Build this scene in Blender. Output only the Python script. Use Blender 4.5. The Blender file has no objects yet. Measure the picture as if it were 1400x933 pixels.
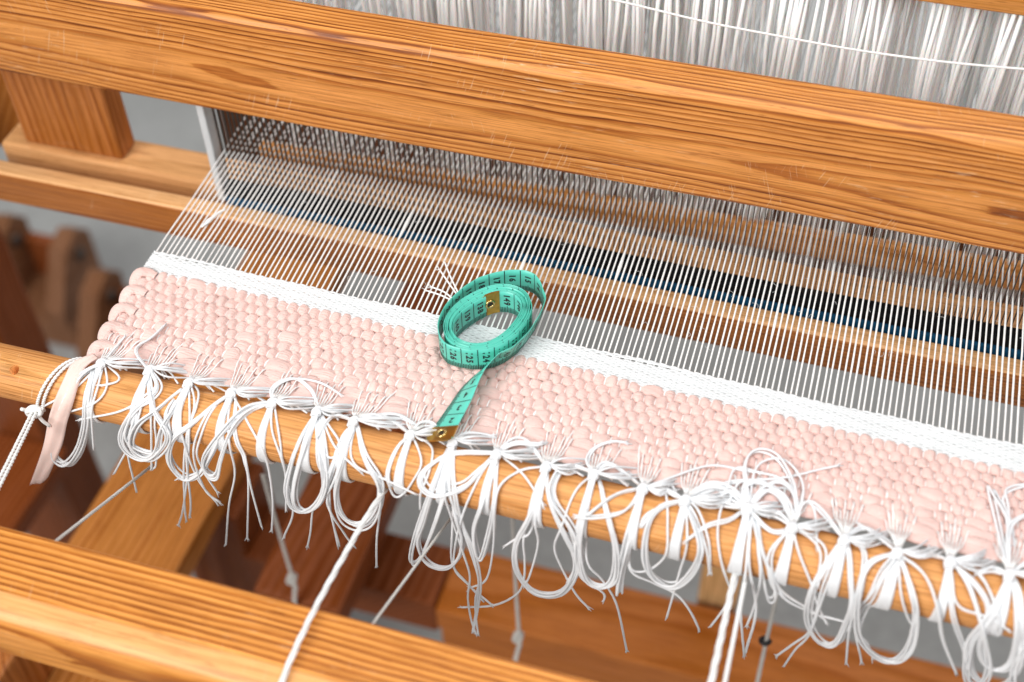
import bpy, bmesh, math, random
import numpy as np
from mathutils import Vector, Matrix
random.seed(11); rng = np.random.RandomState(11)
S = bpy.context.scene
COL = S.collection
# ---------------------------------------------------------------- camera, light, exposure
cam_d = bpy.data.cameras.new('camera'); cam = bpy.data.objects.new('camera', cam_d); COL.objects.link(cam)
cam.matrix_world = Matrix(((0.95793435, -0.20021843, 0.20560731, 0.18036688),
                           (0.28632376, 0.71545807, -0.63728993, -0.51432874),
                           (-0.01950622, 0.66935217, 0.74268916, 1.46282533),
                           (0, 0, 0, 1)))
cam_d.sensor_width = 36; cam_d.lens = 46.65; cam_d.clip_start = 0.02; cam_d.clip_end = 60
cam_d.dof.use_dof = True; cam_d.dof.focus_distance = 0.828; cam_d.dof.aperture_fstop = 3.5
S.camera = cam
W = bpy.data.worlds.new('World'); S.world = W; W.use_nodes = True
W.node_tree.nodes['Background'].inputs[0].default_value = (0.97, 0.985, 1.0, 1)
W.node_tree.nodes['Background'].inputs[1].default_value = 0.24
S.view_settings.view_transform = 'Standard'; S.view_settings.look = 'None'
S.view_settings.exposure = 0.0; S.view_settings.gamma = 1.0; S.view_settings.use_curve_mapping = False
def area(name, loc, tgt, size, power, col):
    d = bpy.data.lights.new(name, 'AREA'); d.shape = 'RECTANGLE'; d.size = size[0]; d.size_y = size[1]
    d.energy = power; d.color = col
    o = bpy.data.objects.new(name, d); COL.objects.link(o); o.location = loc
    o.rotation_euler = (Vector(tgt) - Vector(loc)).to_track_quat('-Z', 'Y').to_euler()
    return o
area('window_light', (-1.1, -1.9, 2.35), (0, -.05, .85), (1.5, 1.3), 68, (1.0, 0.985, 0.96))
area('ceiling_light', (0.45, -0.2, 2.75), (0, 0, .85), (1.8, 1.8), 34, (0.985, 0.99, 1.0))
area('back_fill_light', (0.4, 2.3, 2.0), (0.1, .3, .95), (1.6, 1.0), 24, (0.97, 0.985, 1.0))  # fill light added behind the loom to whiten the heddles
# ---------------------------------------------------------------- traced layout (metres x 1e4)
FRINGE = [
(1,'L',5,[(-2254,-784,8544),(-2327,-906,8540),(-2385,-1039,8422),(-2564,-1050,8051),(-2655,-1050,7805),(-2588,-1050,7730),(-2441,-1050,7925),(-2304,-1050,8223),(-2246,-1011,8474),(-2267,-859,8544)]),
(1,'T',1,[(-2241,-776,8540),(-2192,-942,8528),(-2211,-1039,8422),(-2275,-1050,8152),(-2310,-1050,8004)]),
(1,'T',1,[(-2225,-785,8545),(-2135,-930,8532),(-2190,-1019,8463),(-2423,-1050,8324)]),
(1,'T',1,[(-2249,-771,8536),(-2338,-980,8505),(-2556,-1050,8349)]),
(1,'T',1,[(-2233,-769,8535),(-2071,-864,8544),(-2176,-932,8532)]),
(1,'T',1,[(-2238,-776,8554),(-2235,-660,8544),(-2218,-532,8544)]),
(2,'L',4,[(-1916,-760,8554),(-1822,-869,8544),(-1930,-1015,8468),(-2049,-1050,8230),(-2027,-1050,8073),(-1905,-1050,8054),(-1751,-1050,8234),(-1695,-1047,8391),(-1770,-1001,8485),(-1852,-906,8539),(-1967,-724,8477)]),
(2,'L',3,[(-1950,-747,8529),(-1920,-997,8489),(-2018,-1050,8241),(-1959,-1050,8118),(-1827,-1050,8145),(-1715,-1050,8327),(-1718,-993,8493),(-1694,-911,8538)]),
(2,'T',2,[(-1933,-761,8554),(-1796,-1005,8481),(-1885,-1050,8019),(-1912,-1050,7950)]),
(2,'T',1,[(-1939,-772,8546),(-1888,-1017,8465),(-2046,-1050,8108),(-2130,-1050,7952),(-2228,-1050,7775)]),
(2,'T',1,[(-1939,-784,8551),(-1929,-1040,8420),(-2052,-1050,8085),(-2108,-1050,7619)]),
(2,'T',1,[(-1829,-840,8550),(-1984,-1015,8468),(-2325,-1050,8297)]),
(2,'T',1,[(-1920,-753,8554),(-1801,-845,8543),(-1826,-951,8523),(-1931,-1008,8478)]),
(2,'T',2,[(-1946,-756,8554),(-2112,-626,8544),(-2054,-522,8544),(-2023,-388,8544)]),
(3,'T',1,[(-1663,-775,8541),(-1559,-1012,8472),(-1665,-1050,7973),(-1801,-1050,7521),(-1875,-1050,7327)]),
(3,'T',1,[(-1667,-791,8549),(-1628,-978,8506),(-1612,-1050,8303),(-1596,-1050,7934),(-1513,-1050,7725)]),
(3,'T',1,[(-1656,-770,8538),(-1552,-931,8532),(-1617,-1050,8220),(-1710,-1050,7671),(-1762,-1050,7467)]),
(3,'T',1,[(-1651,-767,8535),(-1582,-811,8535),(-1541,-941,8528),(-1631,-1050,8215),(-1768,-1050,7603),(-1798,-1050,7406)]),
(3,'L',3,[(-1665,-784,8546),(-1673,-966,8515),(-1726,-1042,8413),(-1827,-1050,8145),(-1930,-1050,8066),(-1988,-1050,8170),(-1890,-1046,8400),(-1775,-984,8501),(-1682,-826,8540)]),
(4,'L',5,[(-1384,-795,8550),(-1448,-893,8542),(-1553,-1011,8473),(-1685,-1050,8337),(-1773,-1050,8081),(-1711,-1050,7924),(-1576,-1050,8027),(-1488,-1050,8185),(-1394,-1049,8379),(-1359,-950,8524),(-1364,-817,8537)]),
(4,'T',1,[(-1381,-780,8543),(-1301,-1034,8434),(-1313,-1050,8126),(-1429,-1050,7736),(-1549,-1050,7234)]),
(4,'T',1,[(-1368,-772,8538),(-1222,-1050,8323),(-1235,-1050,8071),(-1368,-1050,7381)]),
(4,'T',1,[(-1360,-776,8540),(-1208,-1050,8328),(-1229,-1050,7988),(-1233,-1050,7577)]),
(4,'T',1,[(-1361,-797,8550),(-1120,-1013,8471),(-1068,-1050,8298),(-1099,-1050,7909),(-1167,-1050,7546)]),
(4,'T',1,[(-1389,-776,8541),(-1513,-1050,8339),(-1540,-1050,8084),(-1485,-1050,7848)]),
(4,'T',1,[(-1395,-779,8542),(-1542,-1050,8329),(-1574,-1050,7857),(-1491,-1050,7746)]),
(5,'L',5,[(-1122,-767,8531),(-1244,-852,8544),(-1321,-993,8493),(-1477,-1050,8251),(-1517,-1050,8092),(-1484,-1050,8020),(-1435,-1050,8060),(-1365,-1050,8271),(-1281,-995,8491),(-1219,-878,8544),(-1135,-779,8522)]),
(5,'T',1,[(-1121,-786,8544),(-1337,-986,8499),(-1540,-1050,8084),(-1748,-1050,7900)]),
(5,'T',1,[(-1108,-793,8548),(-1046,-954,8522),(-963,-1049,8375),(-969,-1050,8171),(-1021,-1050,7841)]),
(5,'T',1,[(-1097,-789,8545),(-982,-992,8494),(-962,-1050,8215),(-972,-1050,7849),(-1086,-1050,7521)]),
(5,'T',2,[(-1118,-757,8521),(-1166,-700,8544),(-1151,-612,8544),(-1067,-559,8544),(-936,-619,8544),(-861,-704,8544)]),
(5,'T',1,[(-1111,-776,8554),(-1149,-679,8544),(-1074,-574,8544),(-895,-557,8544),(-741,-613,8544)]),
(6,'L',4,[(-835,-770,8539),(-859,-971,8511),(-955,-1050,8176),(-976,-1050,7957),(-920,-1050,7881),(-810,-1050,7989),(-711,-1050,8227),(-718,-1018,8464),(-830,-785,8525)]),
(6,'L',4,[(-838,-771,8540),(-826,-994,8492),(-920,-1050,8148),(-940,-1050,7928),(-861,-1050,7915),(-760,-1050,8062),(-692,-1050,8295),(-710,-974,8509),(-816,-761,8511)]),
(6,'T',1,[(-825,-772,8540),(-705,-1050,8270),(-822,-1050,7952),(-883,-1050,7661),(-932,-1050,7468)]),
(6,'T',1,[(-820,-769,8538),(-706,-1016,8466),(-678,-1050,8280),(-711,-1050,7931),(-698,-1050,7600)]),
(6,'T',1,[(-817,-767,8537),(-659,-954,8521),(-568,-1005,8481),(-461,-1038,8426)]),
(6,'T',1,[(-813,-763,8534),(-724,-850,8543),(-608,-955,8521),(-653,-1024,8455),(-711,-993,8493)]),
(7,'L',6,[(-588,-782,8543),(-583,-1021,8459),(-646,-1050,8170),(-635,-1050,7941),(-535,-1050,7882),(-430,-1050,8001),(-354,-1050,8241),(-365,-1039,8424),(-444,-993,8493),(-573,-795,8530)]),
(7,'L',3,[(-588,-796,8549),(-632,-1027,8449),(-715,-1050,8144),(-643,-1050,8294),(-578,-948,8525),(-576,-818,8538)]),
(7,'T',1,[(-575,-775,8538),(-446,-965,8515),(-327,-1044,8405),(-362,-1050,8155),(-426,-1050,7783),(-464,-1050,7432)]),
(7,'T',1,[(-591,-797,8549),(-701,-1050,8149),(-708,-1050,7890),(-709,-1050,7563)]),
(7,'T',1,[(-590,-807,8552),(-707,-1050,8105),(-646,-1050,7737),(-593,-1050,7611)]),
(7,'T',1,[(-576,-802,8551),(-521,-1013,8471),(-327,-1040,8420),(-123,-1050,8350)]),
(7,'T',3,[(-594,-768,8533),(-729,-755,8544),(-766,-826,8540),(-763,-930,8533)]),
(7,'T',5,[(-581,-779,8554),(-505,-700,8544),(-402,-703,8544),(-259,-741,8495)]),
(7,'T',3,[(-590,-763,8528),(-468,-698,8544),(-352,-665,8544),(-250,-700,8544)]),
(8,'T',1,[(-227,-785,8542),(-133,-910,8539),(-116,-983,8502),(-250,-1050,8260),(-302,-1042,8412)]),
(8,'T',1,[(-227,-776,8536),(-112,-810,8535),(-68,-881,8543),(-62,-1000,8486),(-96,-1049,8379),(-112,-1050,8211)]),
(8,'T',2,[(-240,-791,8545),(-291,-868,8544),(-318,-1022,8458),(-290,-1048,8385)]),
(8,'T',4,[(-243,-763,8524),(-211,-704,8544),(-147,-671,8544),(-102,-690,8544)]),
(9,'L',3,[(17,-771,8554),(-11,-1008,8477),(-98,-1050,8091),(-155,-1050,7850),(-118,-1050,7640),(1,-1050,7622),(102,-1050,7779),(139,-1050,8016),(104,-1050,8296),(0,-724,8477)]),
(9,'L',2,[(7,-756,8529),(-11,-1008,8477),(-128,-1050,8036),(-200,-1050,7696),(-196,-1050,7583),(-108,-1050,7781),(47,-1047,8391),(9,-749,8502)]),
(9,'T',2,[(18,-760,8532),(69,-1032,8439),(112,-1050,8217),(170,-1050,7853),(204,-1050,7594),(173,-1050,7341),(175,-1050,7067),(189,-1050,6904)]),
(9,'T',2,[(20,-757,8530),(118,-1032,8439),(159,-1050,8152),(222,-1050,7875),(248,-1050,7543),(209,-1050,7209),(162,-1050,6917)]),
(9,'T',1,[(20,-757,8530),(82,-1050,8121),(58,-1050,7692),(154,-1050,7501),(241,-1050,7348)]),
(9,'T',3,[(23,-761,8554),(59,-683,8544),(150,-658,8544),(225,-660,8544)]),
(10,'L',4,[(275,-768,8531),(50,-847,8543),(-63,-953,8522),(-93,-1026,8450),(-3,-1047,8392),(140,-1023,8455),(217,-950,8524),(271,-773,8519)]),
(10,'L',3,[(288,-788,8545),(285,-1040,8419),(229,-1050,8164),(233,-1050,7951),(260,-1050,7830),(329,-1050,8184),(353,-1021,8459),(297,-792,8529)]),
(10,'T',1,[(292,-771,8534),(453,-865,8544),(547,-943,8527),(624,-1004,8482)]),
(10,'T',1,[(291,-787,8544),(347,-1044,8408),(329,-1050,7992),(271,-1050,7606),(153,-1050,7459)]),
(10,'T',1,[(280,-792,8547),(175,-1050,8349),(66,-1050,7701),(148,-1050,7504),(302,-1050,7320)]),
(10,'T',1,[(283,-791,8546),(150,-989,8497),(94,-1006,8479)]),
(10,'T',5,[(292,-780,8554),(348,-676,8544),(429,-660,8544),(564,-749,8502)]),
(10,'T',3,[(290,-773,8554),(362,-679,8544),(479,-662,8544),(520,-635,8544)]),
(11,'L',6,[(580,-794,8546),(563,-1043,8411),(476,-1050,8096),(471,-1050,7831),(545,-1050,7635),(648,-1050,7588),(763,-1050,7686),(835,-1050,7923),(831,-1050,8117),(756,-1050,8337),(651,-974,8509),(584,-783,8524)]),
(11,'T',2,[(577,-782,8539),(444,-836,8542),(349,-963,8517),(346,-1039,8421),(342,-1050,8210)]),
(11,'T',1,[(583,-792,8545),(588,-1048,8388),(606,-1050,8150),(546,-1050,7751),(506,-1050,7641)]),
(11,'T',1,[(580,-794,8546),(527,-1050,8244),(523,-1050,7943),(514,-1050,7714),(466,-1050,7528),(315,-1050,7327),(93,-1050,7199)]),
(11,'T',1,[(578,-805,8550),(564,-1050,8258),(489,-1050,8165),(400,-1050,8032)]),
(12,'L',4,[(856,-767,8554),(697,-751,8544),(653,-895,8542),(679,-987,8499),(804,-1050,8356),(856,-1050,8085),(834,-1050,7945),(787,-1050,7789)]),
(12,'L',6,[(858,-764,8532),(861,-1007,8479),(854,-1050,8212),(896,-1050,7927),(985,-1050,7855),(1066,-1050,7980),(1065,-1050,8300),(995,-984,8501),(868,-737,8491)]),
(12,'T',1,[(851,-769,8537),(785,-901,8541),(744,-1050,8372),(703,-1050,8148),(748,-1050,7951),(838,-1050,7698),(917,-1050,7581)]),
(12,'T',1,[(856,-766,8534),(829,-1050,8284),(860,-1050,7911),(961,-1050,7822),(1018,-1050,7779),(1008,-1050,7694)]),
(12,'T',1,[(861,-761,8530),(891,-1050,8143),(995,-1050,7926),(1089,-1050,7696),(1176,-1050,7176)]),
(12,'T',2,[(850,-768,8554),(787,-681,8544),(806,-569,8544),(897,-497,8544),(982,-497,8544)]),
(12,'T',4,[(864,-764,8554),(915,-667,8544),(1008,-708,8544),(1125,-741,8495)]),
(13,'L',4,[(1142,-791,8545),(1109,-1034,8435),(1089,-1050,8030),(1092,-1050,7809),(1101,-1050,8035),(1129,-1050,8344),(1147,-791,8528)]),
(13,'T',2,[(1138,-787,8542),(1087,-959,8519),(917,-1014,8469),(825,-1020,8460)]),
(13,'T',3,[(1136,-773,8533),(1021,-829,8540),(948,-913,8538),(888,-996,8491)]),
(13,'T',1,[(1145,-790,8544),(1142,-1050,8182),(1223,-1050,8111),(1320,-1050,8259),(1347,-1040,8420),(1286,-816,8537),(1263,-759,8510)]),
(13,'T',1,[(1142,-791,8545),(1137,-1050,8159),(1287,-1050,8030),(1435,-1050,7964),(1531,-1050,7805),(1594,-1050,7637)]),
(13,'T',1,[(1143,-766,8526),(1258,-691,8544),(1377,-591,8544),(1503,-518,8544),(1677,-514,8544),(1756,-499,8544)]),
(13,'T',4,[(1146,-762,8522),(1251,-766,8544),(1310,-762,8511),(1373,-792,8529)]),
(13,'T',1,[(1151,-782,8554),(1274,-709,8544),(1331,-748,8501)]),
(14,'L',5,[(1382,-812,8550),(1265,-884,8543),(1223,-989,8497),(1232,-1050,8263),(1296,-1050,8078),(1406,-1050,8029),(1498,-1050,8210),(1534,-1036,8431),(1475,-950,8524),(1389,-815,8537)]),
(14,'L',2,[(1385,-811,8550),(1292,-847,8543),(1197,-936,8530),(1181,-1004,8481)]),
(14,'T',2,[(1393,-808,8549),(1457,-872,8544),(1549,-1015,8468),(1597,-1050,8264)]),
(14,'T',1,[(1390,-809,8549),(1449,-1022,8457),(1431,-1050,8180),(1394,-1050,7683)]),
(14,'T',6,[(1388,-794,8542),(1447,-704,8544),(1529,-651,8544),(1648,-675,8544),(1717,-742,8544)]),
(14,'T',4,[(1392,-803,8547),(1482,-766,8544),(1596,-762,8544),(1687,-764,8544)]),
(14,'T',3,[(1390,-786,8537),(1493,-705,8544),(1611,-599,8544),(1764,-548,8544)]),
(15,'T',1,[(1714,-773,8554),(1601,-732,8544),(1595,-935,8531),(1654,-1049,8380),(1737,-1050,8123)]),
(15,'T',2,[(1714,-757,8528),(1637,-863,8544),(1535,-915,8537),(1445,-1009,8476)]),
(15,'T',1,[(1742,-760,8531),(1754,-1050,8245),(1710,-1050,7939),(1654,-1050,7706)]),
(15,'T',2,[(1744,-758,8529),(1784,-1047,8391),(1800,-1050,7999),(1876,-1050,7481)]),
(15,'T',2,[(1746,-756,8527),(1784,-1029,8446),(1881,-1050,8037),(1879,-1050,7542)]),
(15,'T',1,[(1749,-753,8524),(1866,-1047,8392),(1872,-1050,8033),(1855,-1050,7803)]),
(15,'L',2,[(1746,-756,8527),(1823,-940,8528),(1923,-1050,8234),(1958,-1050,8171),(1973,-1050,8274),(1861,-987,8499),(1776,-757,8508)]),
(15,'T',1,[(1752,-767,8537),(1891,-1025,8453),(2003,-1050,8253),(2176,-1050,8138),(2268,-1050,8074)]),
(15,'T',2,[(1736,-766,8554),(1681,-573,8544),(1657,-489,8544),(1668,-399,8544),(1723,-349,8544),(1815,-363,8544),(1902,-465,8544),(1965,-592,8544),(1991,-774,8519)]),
(15,'T',1,[(1738,-765,8554),(1721,-550,8544),(1732,-456,8544),(1784,-395,8544),(1869,-371,8544),(1961,-448,8544),(2009,-569,8544),(1996,-772,8518)]),
(15,'T',1,[(1623,-759,8554),(1657,-591,8544),(1782,-546,8544),(1930,-479,8544),(2059,-397,8544),(2174,-331,8544)]),
(15,'T',1,[(1597,-672,8554),(1614,-501,8544),(1740,-505,8544),(1864,-504,8544),(1943,-565,8544)]),
(15,'T',5,[(1736,-766,8554),(1677,-652,8544),(1708,-576,8544),(1814,-580,8544),(1903,-643,8544),(1980,-795,8530)]),
(15,'T',6,[(1739,-770,8554),(1794,-619,8544),(1861,-600,8544),(1936,-688,8544),(1981,-802,8533)]),
(15,'T',4,[(1736,-766,8554),(1764,-649,8544),(1821,-567,8544),(1895,-534,8544),(1978,-622,8544),(1989,-792,8528)]),
(15,'T',4,[(1734,-769,8554),(1618,-669,8544),(1564,-706,8544),(1504,-745,8499)]),
(15,'T',3,[(1741,-772,8554),(1834,-857,8544),(1922,-875,8544),(1978,-817,8537)]),
(15,'T',3,[(1743,-769,8554),(1843,-758,8544),(1903,-752,8544),(1977,-804,8533)]),
(16,'T',1,[(1985,-811,8547),(2022,-626,8544),(2079,-659,8544),(2131,-906,8540)]),
(16,'T',2,[(1985,-815,8548),(2106,-854,8544),(2168,-924,8535),(2170,-1044,8407)]),
(16,'T',1,[(1986,-825,8551),(2039,-952,8523),(2138,-1046,8397),(2199,-1050,8220),(2278,-1050,8039)]),
(16,'T',2,[(1980,-827,8552),(1903,-950,8524),(1896,-1017,8465),(1947,-1050,8301),(2010,-1050,8216)]),
(16,'T',2,[(1985,-807,8545),(2023,-631,8544),(2135,-697,8544),(2253,-805,8534)]),
(16,'T',1,[(1987,-836,8554),(1979,-1050,8272),(2165,-1050,8120),(2361,-1050,8104)]),
(17,'L',4,[(2261,-823,8550),(2221,-922,8535),(2155,-1049,8376),(2177,-1050,8044),(2277,-1050,7842),(2360,-1050,7854),(2378,-1050,8085),(2368,-1050,8345),(2275,-827,8540)]),
(17,'T',1,[(2258,-834,8553),(2203,-1043,8412),(2205,-1050,7947),(2134,-1050,7742),(2057,-1050,7556)]),
(17,'T',1,[(2262,-832,8553),(2222,-1049,8380),(2206,-1050,7892),(2155,-1050,7695),(2118,-1050,7482)]),
(17,'T',1,[(2265,-831,8553),(2375,-1050,8348),(2412,-1050,7964),(2448,-1050,7666)]),
(17,'T',2,[(2268,-825,8551),(2371,-852,8543),(2398,-1034,8435),(2408,-1050,8153)]),
(17,'T',2,[(2261,-817,8548),(2341,-710,8544),(2540,-782,8524)]),
(18,'L',5,[(2544,-835,8553),(2411,-934,8531),(2397,-1049,8377),(2459,-1050,8018),(2569,-1050,7844),(2688,-1050,7811),(2745,-1050,7978),(2727,-1050,8235),(2669,-1022,8457),(2559,-832,8541)]),
(18,'T',2,[(2552,-832,8552),(2705,-908,8539),(2798,-1029,8445),(2888,-1050,8183),(3024,-1050,7866)]),
(18,'T',1,[(2544,-839,8553),(2414,-1050,8217),(2528,-1050,7717)]),
(18,'T',1,[(2544,-839,8553),(2455,-1050,8105),(2524,-1050,7937),(2577,-1050,7801)]),
(18,'T',1,[(2547,-838,8553),(2608,-1030,8443),(2707,-1050,8226),(2703,-1050,8352),(2563,-873,8544)]),
(18,'T',2,[(2544,-835,8553),(2487,-938,8529),(2400,-1050,8035)]),
(18,'T',2,[(2547,-830,8552),(2442,-746,8544),(2338,-700,8544)]),
(19,'L',4,[(2824,-811,8549),(2957,-902,8540),(3049,-1005,8481),(3013,-1050,8244),(3063,-1050,7887),(3146,-1050,7765),(3156,-1050,8004),(3034,-1049,8381),(2928,-920,8536),(2841,-798,8531)]),
(19,'T',1,[(2822,-820,8552),(2887,-1016,8466),(3028,-1028,8447),(3165,-1046,8397)]),
(19,'T',2,[(2819,-821,8552),(2879,-1040,8419),(3016,-1050,8092),(3107,-1050,7839)]),
(19,'T',2,[(2824,-806,8547),(2901,-773,8519),(2994,-841,8542),(3084,-982,8503),(3120,-1043,8411)]),
(19,'T',3,[(2822,-807,8547),(2741,-771,8518),(2655,-789,8527)]),
(20,'L',6,[(3123,-815,8551),(3098,-996,8490),(3061,-1050,8311),(3112,-1050,8095),(3204,-1050,7983),(3260,-1050,8103),(3206,-1033,8437),(3140,-823,8539)]),
(20,'L',5,[(3126,-814,8550),(3064,-1016,8466),(3023,-1050,8205),(3102,-1050,7907),(3225,-1050,7807),(3300,-1050,7941),(3276,-1050,8287),(3151,-819,8538)]),
(20,'T',2,[(3124,-806,8547),(3063,-555,8544),(2993,-252,8544),(3028,-300,8544),(3112,-473,8544),(3148,-738,8492)]),
(20,'T',2,[(3126,-805,8547),(3097,-365,8544),(3071,-287,8544),(3112,-218,8544),(3198,-179,8544)]),
(20,'T',3,[(3129,-804,8546),(3115,-540,8544),(3154,-447,8544),(3226,-371,8544)]),
(20,'T',3,[(3123,-815,8551),(3058,-785,8525),(2973,-833,8541)]),
(20,'T',3,[(3129,-804,8546),(3187,-721,8544),(3268,-672,8544)])]
KNOTS = [(-2240, -787, 8565), (-1930, -755, 8565), (-1653, -780, 8565), (-1371, -784, 8565), (-1103, -791, 8565), (-823, -776, 8565), (-587, -789, 8565), (-234, -797, 8565), (22, -774, 8565), (288, -792, 8565), (585, -800, 8565), (858, -781, 8565), (1145, -799, 8565), (1388, -813, 8565), (1728, -777, 8565), (1981, -830, 8565), (2262, -834, 8565), (2545, -840, 8565), (2818, -819, 8565), (3122, -817, 8565)]
TAIL_L = [(-2335, -735, 8561), (-2419, -823, 8556), (-2412, -950, 8543), (-2452, -1051, 8439), (-2553, -1067, 8231), (-2699, -1067, 7904), (-2957, -1067, 7391)]
TAIL_R = [(-2282, -758, 8561), (-2322, -842, 8560), (-2313, -960, 8538), (-2331, -1047, 8446), (-2418, -1067, 8256), (-2550, -1067, 7957), (-2797, -1067, 7510)]
TP_TAIL = [(-49, -814), (-46, -701), (-21, -516), (-6, -372), (20, -275), (80, -143)]
TP_CONT = [(156, -87), (218, 48), (246, 195), (252, 338)]
TP_OUT = [(235, 385), (195, 459), (147, 510), (82, 529), (-16, 508), (-106, 456), (-190, 386), (-248, 297), (-288, 200), (-314, 108), (-319, 10), (-307, -68), (-265, -150), (-212, -197), (-148, -209), (-44, -204), (54, -165), (122, -103), (179, -1), (207, 138), (204, 246)]
TP_PACK = [(169, 334), (110, 390), (32, 398), (-72, 346), (-157, 269), (-232, 176), (-271, 37), (-275, -66), (-244, -144), (-193, -185), (-131, -204), (-45, -199), (46, -155), (114, -93), (167, 8), (192, 141)]
TP_INN = [(125, 269), (98, 320), (54, 330), (9, 315), (-29, 285), (-86, 223), (-137, 160), (-188, 69), (-217, -15), (-218, -68), (-169, -117), (-109, -149), (-53, -152), (13, -109), (83, -7), (120, 133)]
ROD_Y, ROD_Z, ROD_R = -.0866, .836, .0166
# ---------------------------------------------------------------- node helpers
def newmat(name):
    m = bpy.data.materials.new(name); m.use_nodes = True
    return m, m.node_tree.nodes, m.node_tree.links, m.node_tree.nodes['Principled BSDF']
class NB:
    def __init__(s, m): s.n = m.node_tree.nodes; s.l = m.node_tree.links
    def put(s, sock, v):
        if hasattr(v, 'is_output') or hasattr(v, 'links'): s.l.new(v, sock)
        else: sock.default_value = v
    def math(s, op, a, b=0.0, c=0.0, clamp=False):
        q = s.n.new('ShaderNodeMath'); q.operation = op; q.use_clamp = clamp
        for k, v in enumerate((a, b, c)): s.put(q.inputs[k], v)
        return q.outputs[0]
    def noise(s, vec, scale, detail=2, rough=.5, dist=0):
        q = s.n.new('ShaderNodeTexNoise'); s.l.new(vec, q.inputs['Vector'])
        q.inputs['Scale'].default_value = scale; q.inputs['Detail'].default_value = detail
        q.inputs['Roughness'].default_value = rough; q.inputs['Distortion'].default_value = dist
        return q.outputs['Fac']
    def mapping(s, vec, loc=(0, 0, 0), rot=(0, 0, 0), scale=(1, 1, 1)):
        q = s.n.new('ShaderNodeMapping'); s.l.new(vec, q.inputs[0])
        q.inputs[1].default_value = loc; q.inputs[2].default_value = rot; q.inputs[3].default_value = scale
        return q.outputs[0]
    def ramp(s, fac, stops):
        q = s.n.new('ShaderNodeValToRGB'); s.l.new(fac, q.inputs[0]); e = q.color_ramp.elements
        while len(e) < len(stops): e.new(.5)
        for k, (p, c) in enumerate(stops):
            e[k].position = p; e[k].color = c if len(c) == 4 else (*c, 1)
        return q.outputs[0]
    def mix(s, fac, a, b, mode='MIX'):
        q = s.n.new('ShaderNodeMix'); q.data_type = 'RGBA'; q.blend_type = mode
        s.put(q.inputs[0], fac); s.put(q.inputs[6], a); s.put(q.inputs[7], b)
        return q.outputs[2]
    def bump(s, h, strength, dist):
        q = s.n.new('ShaderNodeBump'); s.l.new(h, q.inputs['Height'])
        q.inputs['Strength'].default_value = strength; q.inputs['Distance'].default_value = dist
        return q.outputs[0]
    def coord(s, which='Object'): return s.n.new('ShaderNodeTexCoord').outputs[which]
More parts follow.
